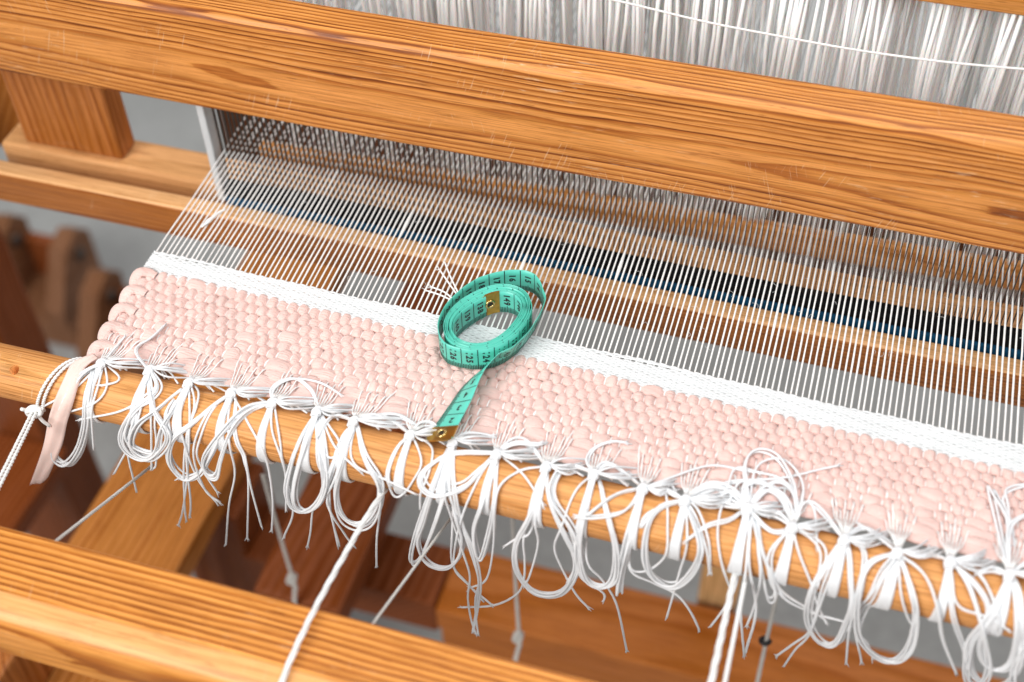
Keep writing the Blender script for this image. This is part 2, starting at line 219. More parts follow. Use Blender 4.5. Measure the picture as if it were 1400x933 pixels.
def wood(name, axis='X', off=(0, 0, 0), pith=(0.03, 0.0), spacing=.0045, flame=.012, freq=2.2, light=(.72, .345, .085),
         dark=(.33, .095, .012), contrast=1.0, scuff=.35, rough=.42, tilt=.01, spec=.34, band=None):
    """sawn pine: growth rings about a wandering pith line that runs along the grain axis"""
    m, n, l, p = newmat(name); b = NB(m)
    co = b.coord()
    rot = {'X': (0, 0, 0), 'Y': (0, 0, -math.pi/2), 'Z': (0, math.pi/2, 0)}[axis]
    co = b.mapping(b.mapping(co, rot=rot), loc=off)
    sp = n.new('ShaderNodeSeparateXYZ'); l.new(co, sp.inputs[0])
    x, y, z = sp.outputs
    slow = b.mapping(co, scale=(freq, 5, 5))
    n1 = b.math('SUBTRACT', b.noise(slow, 1.0, 1, .4), .5)
    n2 = b.math('SUBTRACT', b.noise(b.mapping(co, loc=(7, 3, 1), scale=(freq*.8, 4, 4)), 1.0, 1, .4), .5)
    n3 = b.math('SUBTRACT', b.noise(b.mapping(co, loc=(1, 9, 4), scale=(freq*5, 45, 45)), 1.0, 2, .5), .5)
    yy = b.math('ADD', b.math('SUBTRACT', y, pith[0]), b.math('MULTIPLY', n1, flame*2.6))
    zz = b.math('ADD', b.math('SUBTRACT', z, pith[1]), b.math('ADD', b.math('MULTIPLY', n2, flame*3.0), b.math('MULTIPLY', x, tilt)))
    r = b.math('SQRT', b.math('ADD', b.math('MULTIPLY', yy, yy), b.math('MULTIPLY', zz, zz)))
    n4 = b.math('SUBTRACT', b.noise(b.mapping(co, scale=(22, 260, 260)), 1.0, 2, .6), .5)
    r = b.math('ADD', r, b.math('ADD', b.math('MULTIPLY', n3, .0026), b.math('MULTIPLY', n4, spacing*.26)))
    q = b.math('DIVIDE', r, spacing)
    fr = b.math('FRACT', q); ring = b.math('FLOOR', q)
    wn = n.new('ShaderNodeTexWhiteNoise'); wn.noise_dimensions = '1D'; l.new(ring, wn.inputs['W'])
    saw = b.ramp(fr, [(0, (.30,)*3), (.05, (.06,)*3), (.22, (0,)*3), (.55, (.16,)*3), (.82, (.72,)*3), (.93, (1,)*3), (.985, (.75,)*3), (1, (.35,)*3)])
    grp = n.new('ShaderNodeTexNoise'); grp.noise_dimensions = '1D'; grp.inputs['Scale'].default_value = .23; l.new(ring, grp.inputs['W'])
    amt = b.math('MULTIPLY', saw, b.math('ADD', b.math('MULTIPLY_ADD', wn.outputs[0], .50, .05), b.math('MULTIPLY', b.math('SUBTRACT', grp.outputs['Fac'], .25), .85)))
    # fine fibres and pores along the grain
    fib = b.noise(b.mapping(co, scale=(14, 1300, 1300)), 1.0, 3, .6)
    fib2 = b.noise(b.mapping(co, scale=(5, 320, 320)), 1.0, 2, .6)
    big = b.noise(b.mapping(co, loc=(3, 3, 3), scale=(2.2, 14, 14)), 1.0, 2, .5)
    amt = b.math('MULTIPLY', amt, contrast)
    if band:                                            # a plain pale streak of sapwood along one edge
        wy = b.math('ADD', y, b.math('MULTIPLY', n2, .010))
        ins = b.math('MULTIPLY', b.math('LESS_THAN', wy, band[0]), b.math('GREATER_THAN', wy, band[1]))
        amt = b.math('MULTIPLY', amt, b.math('MULTIPLY_ADD', ins, -.93, 1.0))
    amt = b.math('ADD', amt, b.math('MULTIPLY', b.math('SUBTRACT', fib2, .5), .38))
    amt = b.math('ADD', amt, b.math('MULTIPLY', b.math('SUBTRACT', big, .5), .30), clamp=True)
    mid = tuple(.50*a + .50*c for a, c in zip(light, dark)); mid = (mid[0]*1.06, mid[1]*.92, mid[2]*.75)
    pale = tuple(min(1, a*1.14 + .02) for a in light)
    colr = b.ramp(amt, [(0, pale), (.18, light), (.5, mid), (.95, dark)])
    fcol = b.ramp(fib, [(.30, (.66, .58, .48)), (.50, (1, 1, 1)), (.72, (1.12, 1.13, 1.16))])
    if band: colr = b.mix(b.math('MULTIPLY', ins, .55), colr, (.72, .42, .18, 1))
    colr = b.mix(1.0, colr, fcol, 'MULTIPLY')
    fib3 = b.noise(b.mapping(co, loc=(6, 2, 8), scale=(20, 640, 640)), 1.0, 2, .6)
    colr = b.mix(.75, colr, b.ramp(fib3, [(.30, (.62, .52, .42)), (.48, (1, 1, 1)), (.70, (1.15, 1.17, 1.22))]), 'MULTIPLY')
    pore = b.ramp(b.noise(b.mapping(co, loc=(4, 4, 4), scale=(75, 1500, 1500)), 1.0, 1, .5), [(.26, (.50, .40, .28)), (.33, (1, 1, 1))])
    colr = b.mix(.8, colr, pore, 'MULTIPLY')
    # worn pale scuffs and scratches
    sc1 = b.noise(b.mapping(co, loc=(2, 8, 5), scale=(60, 420, 420)), 1.0, 3, .65)
    sc2 = b.noise(b.mapping(co, loc=(5, 1, 2), scale=(7, 18, 18)), 1.0, 2, .6)
    scf = b.math('MULTIPLY', b.ramp(sc1, [(.60, (0,)*3), (.72, (1,)*3)]), b.ramp(sc2, [(.50, (0,)*3), (.70, (1,)*3)]))
    def scratch(rot, seed, thr):
        s1 = b.noise(b.mapping(b.mapping(co, rot=rot), loc=(seed, seed*.7, 0), scale=(45, 1100, 60)), 1.0, 1, .5)
        s2 = b.noise(b.mapping(co, loc=(seed*3, 1, seed), scale=(17, 30, 30)), 1.0, 2, .5)
        return b.math('MULTIPLY', b.ramp(s1, [(.66, (0,)*3), (.70, (1,)*3)]), b.ramp(s2, [(thr, (0,)*3), (thr+.05, (1,)*3)]))
    vs = b.math('MULTIPLY', b.math('MAXIMUM', scratch((.9, 0, 1.15), 3.1, .60), scratch((.9, 0, 1.9), 8.3, .62)), .6)
    scf = b.math('MULTIPLY', b.math('MAXIMUM', scf, vs), scuff, clamp=True)
    colr = b.mix(scf, colr, (.86, .66, .43, 1))
    l.new(colr, p.inputs['Base Color'])
    l.new(b.ramp(b.math('ADD', fib, b.math('MULTIPLY', scf, .5)), [(.2, (rough-.1,)*3), (.8, (rough+.15,)*3)]), p.inputs['Roughness'])
    h = b.math('ADD', b.math('MULTIPLY', fib, .6), b.math('MULTIPLY', amt, -.5))
    l.new(b.bump(h, .32, .0006), p.inputs['Normal'])
    p.inputs['Coat Weight'].default_value = .03; p.inputs['Coat Roughness'].default_value = .35; p.inputs['Specular IOR Level'].default_value = spec
    return m
def cloth_mat(name, col, bump_scale=(60, 900, 900), bump=.4, dist=.0006, rough=.92, var=.06, sheen=.25, sss=0.0):
    m, n, l, p = newmat(name); b = NB(m); co = b.coord()
    f1 = b.noise(b.mapping(co, scale=bump_scale), 1.0, 3, .6)
    f2 = b.noise(co, 45, 2, .5)
    c = b.ramp(f2, [(.3, tuple(v*(1-var) for v in col)), (.7, tuple(min(1, v*(1+var*.6)) for v in col))])
    l.new(c, p.inputs['Base Color']); p.inputs['Roughness'].default_value = rough
    p.inputs['Sheen Weight'].default_value = sheen; p.inputs['Specular IOR Level'].default_value = .06
    if sss:
        p.inputs['Subsurface Weight'].default_value = sss; p.inputs['Subsurface Radius'].default_value = (.004, .002, .0015)
        p.inputs['Subsurface Scale'].default_value = .5
    l.new(b.bump(f1, bump, dist), p.inputs['Normal'])
    return m
def plain(name, col, rough=.5, metal=0.0, noise=0.0, nscale=200):
    m, n, l, p = newmat(name); b = NB(m)
    if noise:
        f = b.noise(b.coord(), nscale, 3, .6)
        l.new(b.ramp(f, [(.3, tuple(v*(1-noise) for v in col)), (.7, tuple(min(1, v*(1+noise)) for v in col))]), p.inputs['Base Color'])
    else: p.inputs['Base Color'].default_value = (*col, 1)
    p.inputs['Roughness'].default_value = rough; p.inputs['Metallic'].default_value = metal
    if rough > .7: p.inputs['Specular IOR Level'].default_value = .12
    return m
M = {}
M['cap'] = wood('pine_beater_cap', off=(.35, .13, .80), pith=(.162, .940), spacing=.0019, flame=.0085, freq=1.7, tilt=.016, light=(.61, .240, .047), dark=(.20, .046, .004), contrast=1.95, scuff=.5)
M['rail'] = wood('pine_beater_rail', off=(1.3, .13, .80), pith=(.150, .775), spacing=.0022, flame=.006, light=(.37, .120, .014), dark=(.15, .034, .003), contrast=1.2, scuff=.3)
M['rail_top'] = wood('pine_rail_pale_top', off=(1.3, .13, .80), pith=(.150, .775), spacing=.0022, flame=.006, light=(.66, .36, .15), dark=(.42, .18, .05), contrast=.6, scuff=.5)  # paler, lower-contrast rail wood for the faces that point up
M['rail_back'] = wood('pine_back_board', off=(2.1, .13, .80), pith=(.15, .70), spacing=.0026, flame=.006, light=(.62, .31, .115), contrast=.5, scuff=.3)
M['upright'] = wood('pine_upright', axis='Z', off=(.4, .2, .1), pith=(.12, .40), spacing=.005, flame=.01, light=(.40, .130, .020), dark=(.15, .035, .004), scuff=.2)
M['rod'] = wood('pine_rod', off=(.7, 0, 0), pith=(-.078, .80), spacing=.0015, flame=.004, freq=1.2, light=(.62, .285, .085), dark=(.33, .105, .018), contrast=.62, scuff=.5, rough=.55)
M['beam'] = wood('pine_breast_beam', off=(.1, 0, 0), pith=(-.09, .835), spacing=.0040, flame=.0072, freq=3.2, light=(.63, .25, .043), dark=(.24, .060, .005), contrast=2.1, scuff=.28, band=(-.2335, -.2470))
M['cross'] = wood('pine_cross_beam', off=(3.2, 0, 0), pith=(.1, .25), spacing=.006, flame=.02, light=(.42, .125, .014), dark=(.22, .05, .005), contrast=.8, scuff=.1, spec=.2)
M['side'] = wood('pine_side_rail', axis='Y', off=(.2, .3, 0), pith=(.36, .38), spacing=.008, flame=.03, light=(.46, .165, .026), dark=(.22, .055, .006), contrast=.9, scuff=.15, spec=.2)
M['side_dark'] = wood('pine_side_dark', axis='Y', off=(1.2, .3, 0), pith=(.3, .2), spacing=.007, flame=.02, light=(.20, .046, .005), dark=(.09, .018, .002), contrast=.7, scuff=.05, spec=.15)  # side pine with the shade under the loom put into its colour
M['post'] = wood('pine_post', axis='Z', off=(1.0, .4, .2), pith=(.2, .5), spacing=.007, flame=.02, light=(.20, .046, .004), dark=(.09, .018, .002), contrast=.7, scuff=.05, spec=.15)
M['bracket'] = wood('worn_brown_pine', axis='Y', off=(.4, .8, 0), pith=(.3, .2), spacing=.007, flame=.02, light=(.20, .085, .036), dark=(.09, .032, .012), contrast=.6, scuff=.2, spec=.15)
M['dark'] = wood('dark_backing_pine', off=(1.9, 0, 0), pith=(.5, .2), spacing=.007, flame=.02, light=(.125, .040, .012), dark=(.05, .015, .005), contrast=.6, scuff=.05, spec=.1)
M['shaft'] = wood('pine_shaft_bar', off=(.9, 0, 0), pith=(.25, .7), spacing=.004, flame=.01, light=(.62, .26, .055), contrast=.6, scuff=.4)
M['pale'] = wood('pale_pine', axis='Z', off=(.5, .5, 0), pith=(.1, .3), spacing=.006, flame=.01, light=(.66, .40, .17), dark=(.45, .22, .07), contrast=.5, scuff=.1)
M['pink'] = cloth_mat('pink_rag_cloth', (.86, .605, .548), bump=.75, dist=.0018, var=.07, sss=.10)
M['pink_tail'] = cloth_mat('pink_rag_strip', (.865, .635, .565), bump_scale=(250, 900, 250), bump=.4, dist=.0006, var=.04, sss=.08)
M['pink_in'] = cloth_mat('rag_shadow_red', (.80, .40, .28), bump=.3)
M['hem'] = cloth_mat('white_hem_cotton', (.74, .76, .765), bump_scale=(900, 300, 500), bump=.5, dist=.0004, var=.05)
M['white'] = cloth_mat('white_cotton_yarn', (.80, .815, .83), bump_scale=(500, 500, 500), bump=.35, dist=.0003, var=.03)
M['warp'] = cloth_mat('natural_warp_yarn', (.90, .90, .885), bump_scale=(700, 700, 700), bump=.5, dist=.0003, var=.05)
M['heddle'] = cloth_mat('heddle_string', (.95, .945, .93), bump_scale=(600, 600, 600), bump=.2, dist=.0003, var=.03, sss=.6)
M['cord'] = cloth_mat('white_cord', (.83, .83, .81), bump_scale=(700, 700, 700), bump=.5, dist=.0004, var=.06)
M['greycord'] = cloth_mat('grey_cord', (.60, .58, .54), bump_scale=(700, 700, 700), bump=.5, dist=.0004, var=.12)
M['steel'] = plain('reed_steel', (.055, .042, .034), .45, .35, .25, 90)
M['reed_end'] = plain('reed_end_metal', (.66, .68, .69), .45, .15, .06, 60)
M['blue'] = plain('blue_binding', (.003, .048, .105), .75, 0, .35, 260)
M['black'] = plain('black_binding', (.004, .004, .005), .8, 0, .3, 260)
M['blackpeg'] = plain('black_plastic', (.015, .015, .015), .4)
M['brass'] = plain('brass', (.52, .335, .075), .30, 1.0, .14, 240)
M['brass_ring'] = plain('brass_eyelet', (.66, .50, .22), .22, 1.0, .08, 300)
M['ink'] = plain('black_ink', (.012, .02, .02), .5)
def tape_mat():
    m, n, l, p = newmat('green_tape_vinyl'); b = NB(m); co = b.coord()
    f = b.noise(co, 60, 2, .5)
    l.new(b.ramp(f, [(.3, (.100, .56, .44)), (.7, (.125, .62, .50))]), p.inputs['Base Color'])
    p.inputs['Roughness'].default_value = .36; p.inputs['Specular IOR Level'].default_value = .5
    w = b.noise(b.mapping(co, scale=(1500, 1500, 1500)), 1.0, 1, .5)
    l.new(b.bump(w, .12, .0002), p.inputs['Normal'])
    return m
M['tape'] = tape_mat()
def floor_mat():
    m, n, l, p = newmat('grey_concrete'); b = NB(m); co = b.coord()
    f = b.noise(co, 3.0, 4, .6); g = b.noise(co, 60, 3, .7)
    c = b.ramp(f, [(.3, (.30, .30, .285)), (.7, (.46, .46, .45))])
    c = b.mix(.35, c, b.ramp(g, [(.3, (.20, .20, .19)), (.7, (.42, .42, .41))]))
    l.new(c, p.inputs['Base Color']); p.inputs['Roughness'].default_value = .75
    l.new(b.bump(g, .3, .002), p.inputs['Normal'])
    return m
M['floor'] = floor_mat()
# ---------------------------------------------------------------- mesh helpers
class MB:
    """collects vertices and faces; everything is given in world metres"""
    def __init__(s): s.v = []; s.f = []; s.n = 0; s.flat = []
    def add(s, V, F, smooth=True):
        V = np.asarray(V, float)
        s.v.append(V); s.f += [tuple(i + s.n for i in q) for q in F]; s.flat += [smooth]*len(F); s.n += len(V)
    def box(s, x0, x1, y0, y1, z0, z1, bev=0.002, seg=2):
        bm = bmesh.new(); bmesh.ops.create_cube(bm, size=1)
        for v in bm.verts: v.co = ((x0+x1)/2 + v.co.x*(x1-x0), (y0+y1)/2 + v.co.y*(y1-y0), (z0+z1)/2 + v.co.z*(z1-z0))
        if bev: bmesh.ops.bevel(bm, geom=list(bm.edges), offset=bev, segments=seg, profile=.5, affect='EDGES')
        bm.verts.index_update()
        s.add([v.co[:] for v in bm.verts], [[v.index for v in f.verts] for f in bm.faces], False); bm.free()
    def extrude(s, prof, axis, a0, a1, steps=1, wob=0.0):
        """profile of 2D points swept straight along an axis; X: (y,z)  Y: (x,z)  Z: (x,y)"""
        n = len(prof); V = []; ph = random.random()*9
        for k in range(steps+1):
            a = a0 + (a1-a0)*k/steps; d = wob*math.sin(a*9+ph)
            for (u, w) in prof:
                V.append({'X': (a, u, w+d), 'Y': (u, a, w+d), 'Z': (u+d, w, a)}[axis])
        F = [[k*n+i, k*n+(i+1) % n, (k+1)*n+(i+1) % n, (k+1)*n+i] for k in range(steps) for i in range(n)]
        F += [list(range(n))[::-1], [steps*n+i for i in range(n)]]
        s.add(V, F, True)
    def tube(s, P, r, sides=6, closed_ends=True):
        P = np.asarray(P, float); n = len(P)
        r = np.broadcast_to(np.asarray(r, float), (n,))
        T = np.gradient(P, axis=0); T /= (np.linalg.norm(T, axis=1, keepdims=True) + 1e-12)
        N = np.zeros_like(T); a = np.array([0, 0, 1.]) if abs(T[0, 2]) < .9 else np.array([1., 0, 0])
        v = a - T[0]*a.dot(T[0]); N[0] = v/np.linalg.norm(v)
        for i in range(1, n):
            v = N[i-1] - T[i]*N[i-1].dot(T[i]); N[i] = v/(np.linalg.norm(v) + 1e-12)
        B = np.cross(T, N)
        th = np.arange(sides)*2*math.pi/sides
        V = P[:, None, :] + r[:, None, None]*(np.cos(th)[None, :, None]*N[:, None, :] + np.sin(th)[None, :, None]*B[:, None, :])
        F = [(k*sides+i, k*sides+(i+1) % sides, (k+1)*sides+(i+1) % sides, (k+1)*sides+i) for k in range(n-1) for i in range(sides)]
        if closed_ends: F += [tuple(range(sides))[::-1], tuple((n-1)*sides+i for i in range(sides))]
        s.add(V.reshape(-1, 3), F)
    def ply(s, P, r, plies=3, pitch=.008, sides=5, ends=True):
        """a cord laid up from helical plies"""
        P = resample(P, max(12, int(length(P)/pitch*8))); n = len(P)
        T = np.gradient(P, axis=0); T /= (np.linalg.norm(T, axis=1, keepdims=True) + 1e-12)
        a = np.array([.3, .2, 1.]); N = a - T*(T@a)[:, None]; N /= np.linalg.norm(N, axis=1, keepdims=True); B = np.cross(T, N)
        d = np.concatenate([[0], np.cumsum(np.linalg.norm(np.diff(P, axis=0), axis=1))])
        for k in range(plies):
            ph = 2*math.pi*(d/pitch + k/plies)
            s.tube(P + .44*r*(np.cos(ph)[:, None]*N + np.sin(ph)[:, None]*B), r*.62, sides)
    def build(s, name, mat, parent=None, origin=(0, 0, 0)):
        me = bpy.data.meshes.new(name)
        V = np.concatenate(s.v) - np.asarray(parent_origin(parent) if parent else origin)
        me.from_pydata(V.tolist(), [], s.f); me.materials.append(mat)
        me.polygons.foreach_set('use_smooth', s.flat); me.update()
        o = bpy.data.objects.new(name, me); COL.objects.link(o)
        if parent: o.parent = parent
        else: o.location = origin
        return o
ORG = {}
def parent_origin(p):
    q = np.zeros(3)
    while p is not None: q = q + np.array(p.location); p = p.parent
    return q
def thing(name, label, cat, loc=(0, 0, 0), group=None):
    o = bpy.data.objects.new(name, None); COL.objects.link(o); o.location = loc; o.empty_display_size = .02
    return tag(o, label, cat, group)
def tag(o, label=None, cat=None, group=None, kind=None):
    for k, v in (('label', label), ('category', cat), ('group', group), ('kind', kind)):
        if v: o[k] = v
    return o
def length(P): P = np.asarray(P, float); return float(np.linalg.norm(np.diff(P, axis=0), axis=1).sum())
def resample(P, n):
    """Catmull-Rom through the points, n samples evenly spaced"""
    P = np.asarray(P, float)
    if len(P) == 2: return P[0] + (P[1]-P[0])*np.linspace(0, 1, n)[:, None]
    Q = np.vstack([2*P[0]-P[1], P, 2*P[-1]-P[-2]]); out = []
    for i in range(1, len(Q)-2):
        t = np.linspace(0, 1, 14, endpoint=False)[:, None]
        a, b, c, d = Q[i-1], Q[i], Q[i+1], Q[i+2]
        out.append(.5*(2*b + (c-a)*t + (2*a-5*b+4*c-d)*t**2 + (3*b-a-3*c+d)*t**3))
    C_ = np.vstack(out + [P[-1:]]); L = np.concatenate([[0], np.cumsum(np.linalg.norm(np.diff(C_, axis=0), axis=1))])
    u = np.linspace(0, L[-1], n)
    return np.stack([np.interp(u, L, C_[:, k]) for k in range(3)], 1)
def roundrect(u0, u1, w0, w1, r, seg=5):
    """r: radii for the corners (u0,w0) (u1,w0) (u1,w1) (u0,w1)"""
    pts = []
    for (cu, cw, a0), rr in zip(((u0, w0, 180), (u1, w0, 270), (u1, w1, 0), (u0, w1, 90)), r):
        cx_ = cu + rr*(1 if cu == u0 else -1); cw_ = cw + rr*(1 if cw == w0 else -1)
        for k in range(seg+1):
            a = math.radians(a0 + 90*k/seg); pts.append((cx_ + rr*math.cos(a), cw_ + rr*math.sin(a)))
    return pts
# ---------------------------------------------------------------- setting
fl = MB(); fl.add([(-6, -5, 0), (6, -5, 0), (6, 7, 0), (-6, 7, 0)], [(0, 1, 2, 3)], False)
tag(fl.build('floor', M['floor']), kind='structure')
# ---------------------------------------------------------------- loom frame
loom = thing('floor_loom', 'orange pine loom frame with a grained breast beam crossing the lower left corner', 'loom', (0, 0, 0))
mb = MB(); mb.extrude(roundrect(-.2505, -.1945, .803, .845, (.006, .006, .004, .013), 6), 'X', -.60, .80, 40, .0004); mb.build('breast_beam', M['beam'], loom)
mb = MB(); mb.box(-.10, .80, .089, .165, .316, .350, .003); mb.box(-.10, .80, .097, .158, .262, .3157, .003); mb.build('lower_cross_beam', M['cross'], loom)
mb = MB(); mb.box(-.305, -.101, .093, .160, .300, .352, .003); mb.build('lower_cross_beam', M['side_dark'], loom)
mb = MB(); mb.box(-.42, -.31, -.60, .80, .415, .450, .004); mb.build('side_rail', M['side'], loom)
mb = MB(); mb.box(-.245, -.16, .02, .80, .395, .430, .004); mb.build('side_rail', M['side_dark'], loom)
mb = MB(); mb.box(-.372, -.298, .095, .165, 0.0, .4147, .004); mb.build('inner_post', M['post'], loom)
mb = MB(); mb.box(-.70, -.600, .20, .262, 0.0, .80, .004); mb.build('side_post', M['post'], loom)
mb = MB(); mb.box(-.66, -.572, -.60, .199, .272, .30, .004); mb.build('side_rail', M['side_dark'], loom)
mb = MB(); mb.box(-.66, -.535, .30, .345, .64, .742, .004); mb.build('side_rail', M['side'], loom)
mb = MB(); mb.box(.138, .176, .175, .215, .0, .56, .003); mb.build('inner_post', M['pale'], loom)
mb = MB(); mb.box(-.425, -.365, -.17, -.10, .4503, .52, .004); mb.build('rail_block', M['upright'], loom)
mb = MB(); mb.box(-.25, .9, .60, .65, .01, .05, .004); mb.build('foot_rail', M['side'], loom)
mb = MB(); mb.box(-0.519, .9, .56, .58, .37, .60, .004); mb.build('dark_backing_rail', M['dark'], loom)  # dark board added to keep the view through the reed dark
# treadle brackets on the floor, far left
for (bx, by, lab) in ((-.905, .60, 'brown wooden treadle bracket on the floor nearest the dark side post, out of focus'),
                      (-.715, .535, 'brown wooden treadle bracket on the floor half hidden behind the rug corner')):
    t = thing('treadle_bracket', lab, 'loom bracket', (bx, by, 0), 'treadle brackets on the floor')
    mb = MB(); mb.box(bx-.07, bx+.07, by-.05, by+.05, 0.0, .05, .004); mb.build('base', M['bracket'], t)
    for s_ in (-1, 1):
        mb = MB(); mb.extrude([(by-.055, .0503), (by+.055, .0503), (by+.055, .150), (by+.030, .172), (by-.005, .160), (by-.055, .082)], 'X', bx + s_*.052 - .014, bx + s_*.052 + .014)
        mb.flat = [False]*len(mb.flat); ck = mb.build('cheek', M['bracket'], t)
        mb = MB(); mb.tube([(bx + s_*.052 - .018, by+.02, .135), (bx + s_*.052 + .018, by+.02, .135)], .010, 12); mb.build('bolt', M['steel'], ck)
    mb = MB(); mb.box(bx-.037, bx+.037, by+.035, by+.052, .0503, .125, .002); mb.build('back_plate', M['side_dark'], t)
# ---------------------------------------------------------------- beater
bt = thing('loom_beater', 'orange pine beater with a thick grained hand rail running across the top of the picture', 'loom beater', (0, .13, .8))
mb = MB(); mb.extrude(roundrect(.1175, .1500, .8985, .9790, (.004, .004, .007, .008), 6), 'X', -.66, .82, 50, .0003); cap = mb.build('hand_rail', M['cap'], bt)
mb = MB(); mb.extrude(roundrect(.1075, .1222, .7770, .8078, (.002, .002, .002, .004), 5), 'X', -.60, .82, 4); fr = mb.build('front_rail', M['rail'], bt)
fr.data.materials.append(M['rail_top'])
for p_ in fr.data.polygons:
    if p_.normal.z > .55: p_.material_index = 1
mb = MB(); pr = [(-.447 + .012*(1-math.cos(a)), .1405 + .012*(1-math.sin(a))) for a in np.linspace(0, math.pi/2, 5)][::1]
mb.box(-.4455, .82, .1405, .1735, .7765, .8062, .003); mb.build('back_board', M['rail_back'], bt)
mb = MB(); mb.box(-.44, .80, .1226, .1401, .7772, .7850, .0005); mb.build('groove_strip', M['rail'], bt)
mb = MB(); mb.box(-.426, -.341, .1462, .1685, .8065, .905, .003); mb.build('upright', M['upright'], bt)
# ---------------------------------------------------------------- reed
rd = thing('weaving_reed', 'steel reed with a blue and black lower binding standing in the beater groove', 'loom reed', (0, .13, .81))
DX, X0, NW = .00362, -.2405, 178
mb = MB(); mb.box(-.2515, -.2455, .1245, .1385, .8065, .900, .0015); mb.build('end_post', M['reed_end'], rd)
mb = MB(); mb.extrude(roundrect(.1245, .1390, .7855, .8114, (.001, .001, .003, .003), 3), 'X', -.2448, .44, 30, .0002); mb.build('blue_binding', M['blue'], rd)
mb = MB(); mb.extrude(roundrect(.1255, .1380, .8116, .8203, (.0008, .0008, .003, .003), 4), 'X', -.2440, .44, 30, .0002); mb.build('black_binding', M['black'], rd)
dm = None
for i in range(-1, NW+6):
    x = X0 + DX*(i+.5) + rng.uniform(-.0002, .0002)
    if dm is None:
        b_ = MB(); b_.box(-.00024, .00024, -.0011, .0011, 0.0, .086, 0); o = b_.build('dent_wire', M['steel'], None); dm = o.data
    else:
        o = bpy.data.objects.new('dent_wire', dm); COL.objects.link(o)
    o.parent = rd; o.location = (x, .0018, .8196-.81)
# ---------------------------------------------------------------- heddle shafts
hm = []
for k in range(6):
    b_ = MB(); rr = np.random.RandomState(k)
    for s_ in (-1, 1):
        z = np.array([.222, .17, .12, .078, .066, .054, -.01, -.09]); hr = np.array([.0014]*5 + [.0006, .0004, .0004]); sx = np.array([.0026, .003, .0024, .0010, .0016, .0010, .002, .0025])*s_
        b_.tube(np.stack([sx + rr.uniform(-.0012, .0012, 8), .0012*s_*np.ones(8), z], 1),   hr, 5)
    o = b_.build('heddle', M['heddle'], None); hm.append(o.data); bpy.data.objects.remove(o)
names = ['nearest the beater', 'second from the beater', 'third from the beater', 'farthest from the beater']
SHY = (.218, .233, .248, .263)
for s_ in range(4):
    y = SHY[s_]; dz = (.0, .006, -.004, .003)[s_]
    t = thing('heddle_shaft', 'wooden heddle shaft hung with white string heddles, ' + names[s_], 'heddle shaft', (0, y, .78+dz), 'heddle shafts behind the beater')
    mb = MB(); mb.extrude(roundrect(y-.005, y+.005, 1.0+dz, 1.030+dz, (.002,)*4, 3), 'X', -.36, .62, 2); mb.build('upper_bar', M['shaft'], t)
    lo, hi, tl = ((.779, .802, .030), (.690, .711, 0), (.668, .690, 0), (.650, .672, 0))[s_]
    mb = MB(); mb.extrude(roundrect(y-.005, y+.005, lo, hi, (.003,)*4, 3), 'X', -.262, .62, 2); mb.v[0][:, 2] += tl*(mb.v[0][:, 0] - .30); mb.build('lower_bar', M['shaft'], t)
    xs = np.sort(np.concatenate([rng.uniform(-.25, .46, 52), rng.choice([-.2, -.1, .02, .08, .13, .2, .26, .31, .36], 19) + rng.normal(0, .006, 19)]))
    for x in xs:
        o = bpy.data.objects.new('heddle', hm[rng.randint(6)]); COL.objects.link(o); o.parent = t
        o.location = (x, rng.uniform(-.0015, .0015), 0); o.rotation_euler = (0, rng.uniform(-.05, .05), rng.uniform(-.9, .9)); 
mb = MB(); mb.tube(resample([(-.32, .19, 1.0), (-.1, .19, .992), (.018, .19, .9855), (.0816, .19, .9795), (.1207, .19, .9774), (.1927, .19, .9755), (.2768, .19, .980), (.45, .19, .999)], 60), .0008, 6)
tag(mb.build('tie_string', M['cord']), 'thin white string sagging across in front of the heddles', 'string')
# ---------------------------------------------------------------- rug on the loom
KX = [(a*1e-4, b*1e-4, c*1e-4) for a, b, c in KNOTS] + [(.341, -.079, .8565), (.3695, -.080, .8565), (.397, -.079, .8565)]
kxs = np.array([k[0] for k in KX])
def y_top(x): return .0066 - (x+.2391)*.0250
def y_fell(x): return .0235 - (x+.2424)*.0197
def gather(y): return float(np.interp(-y, [.020, .034, .048, .062, .071, .0775], [0, .05, .20, .42, .60, 1.0]))
XI = X0 + DX*np.arange(NW) + rng.uniform(-.00035, .00035, NW)
XI[0] = X0
KI = np.array([int(np.argmin(np.abs(kxs-x))) for x in XI])
def wx(i, y):
    t = max(0., min(1.1, (y_top(XI[i])-y)/.0731)); x = XI[i] + .0052*t*math.exp(-(XI[i]-X0)/.06)
    return x + (kxs[KI[i]] - x)*gather(y)
NR = 9; Y_BOT = -.0665
def row_y(x, k): return y_top(x) + (Y_BOT - y_top(x))*(k+.5)/NR
rug = thing('woven_rug', 'pink rag rug half woven on white warp, its fringe tied round the wooden rod', 'rug', (0, 0, .85))
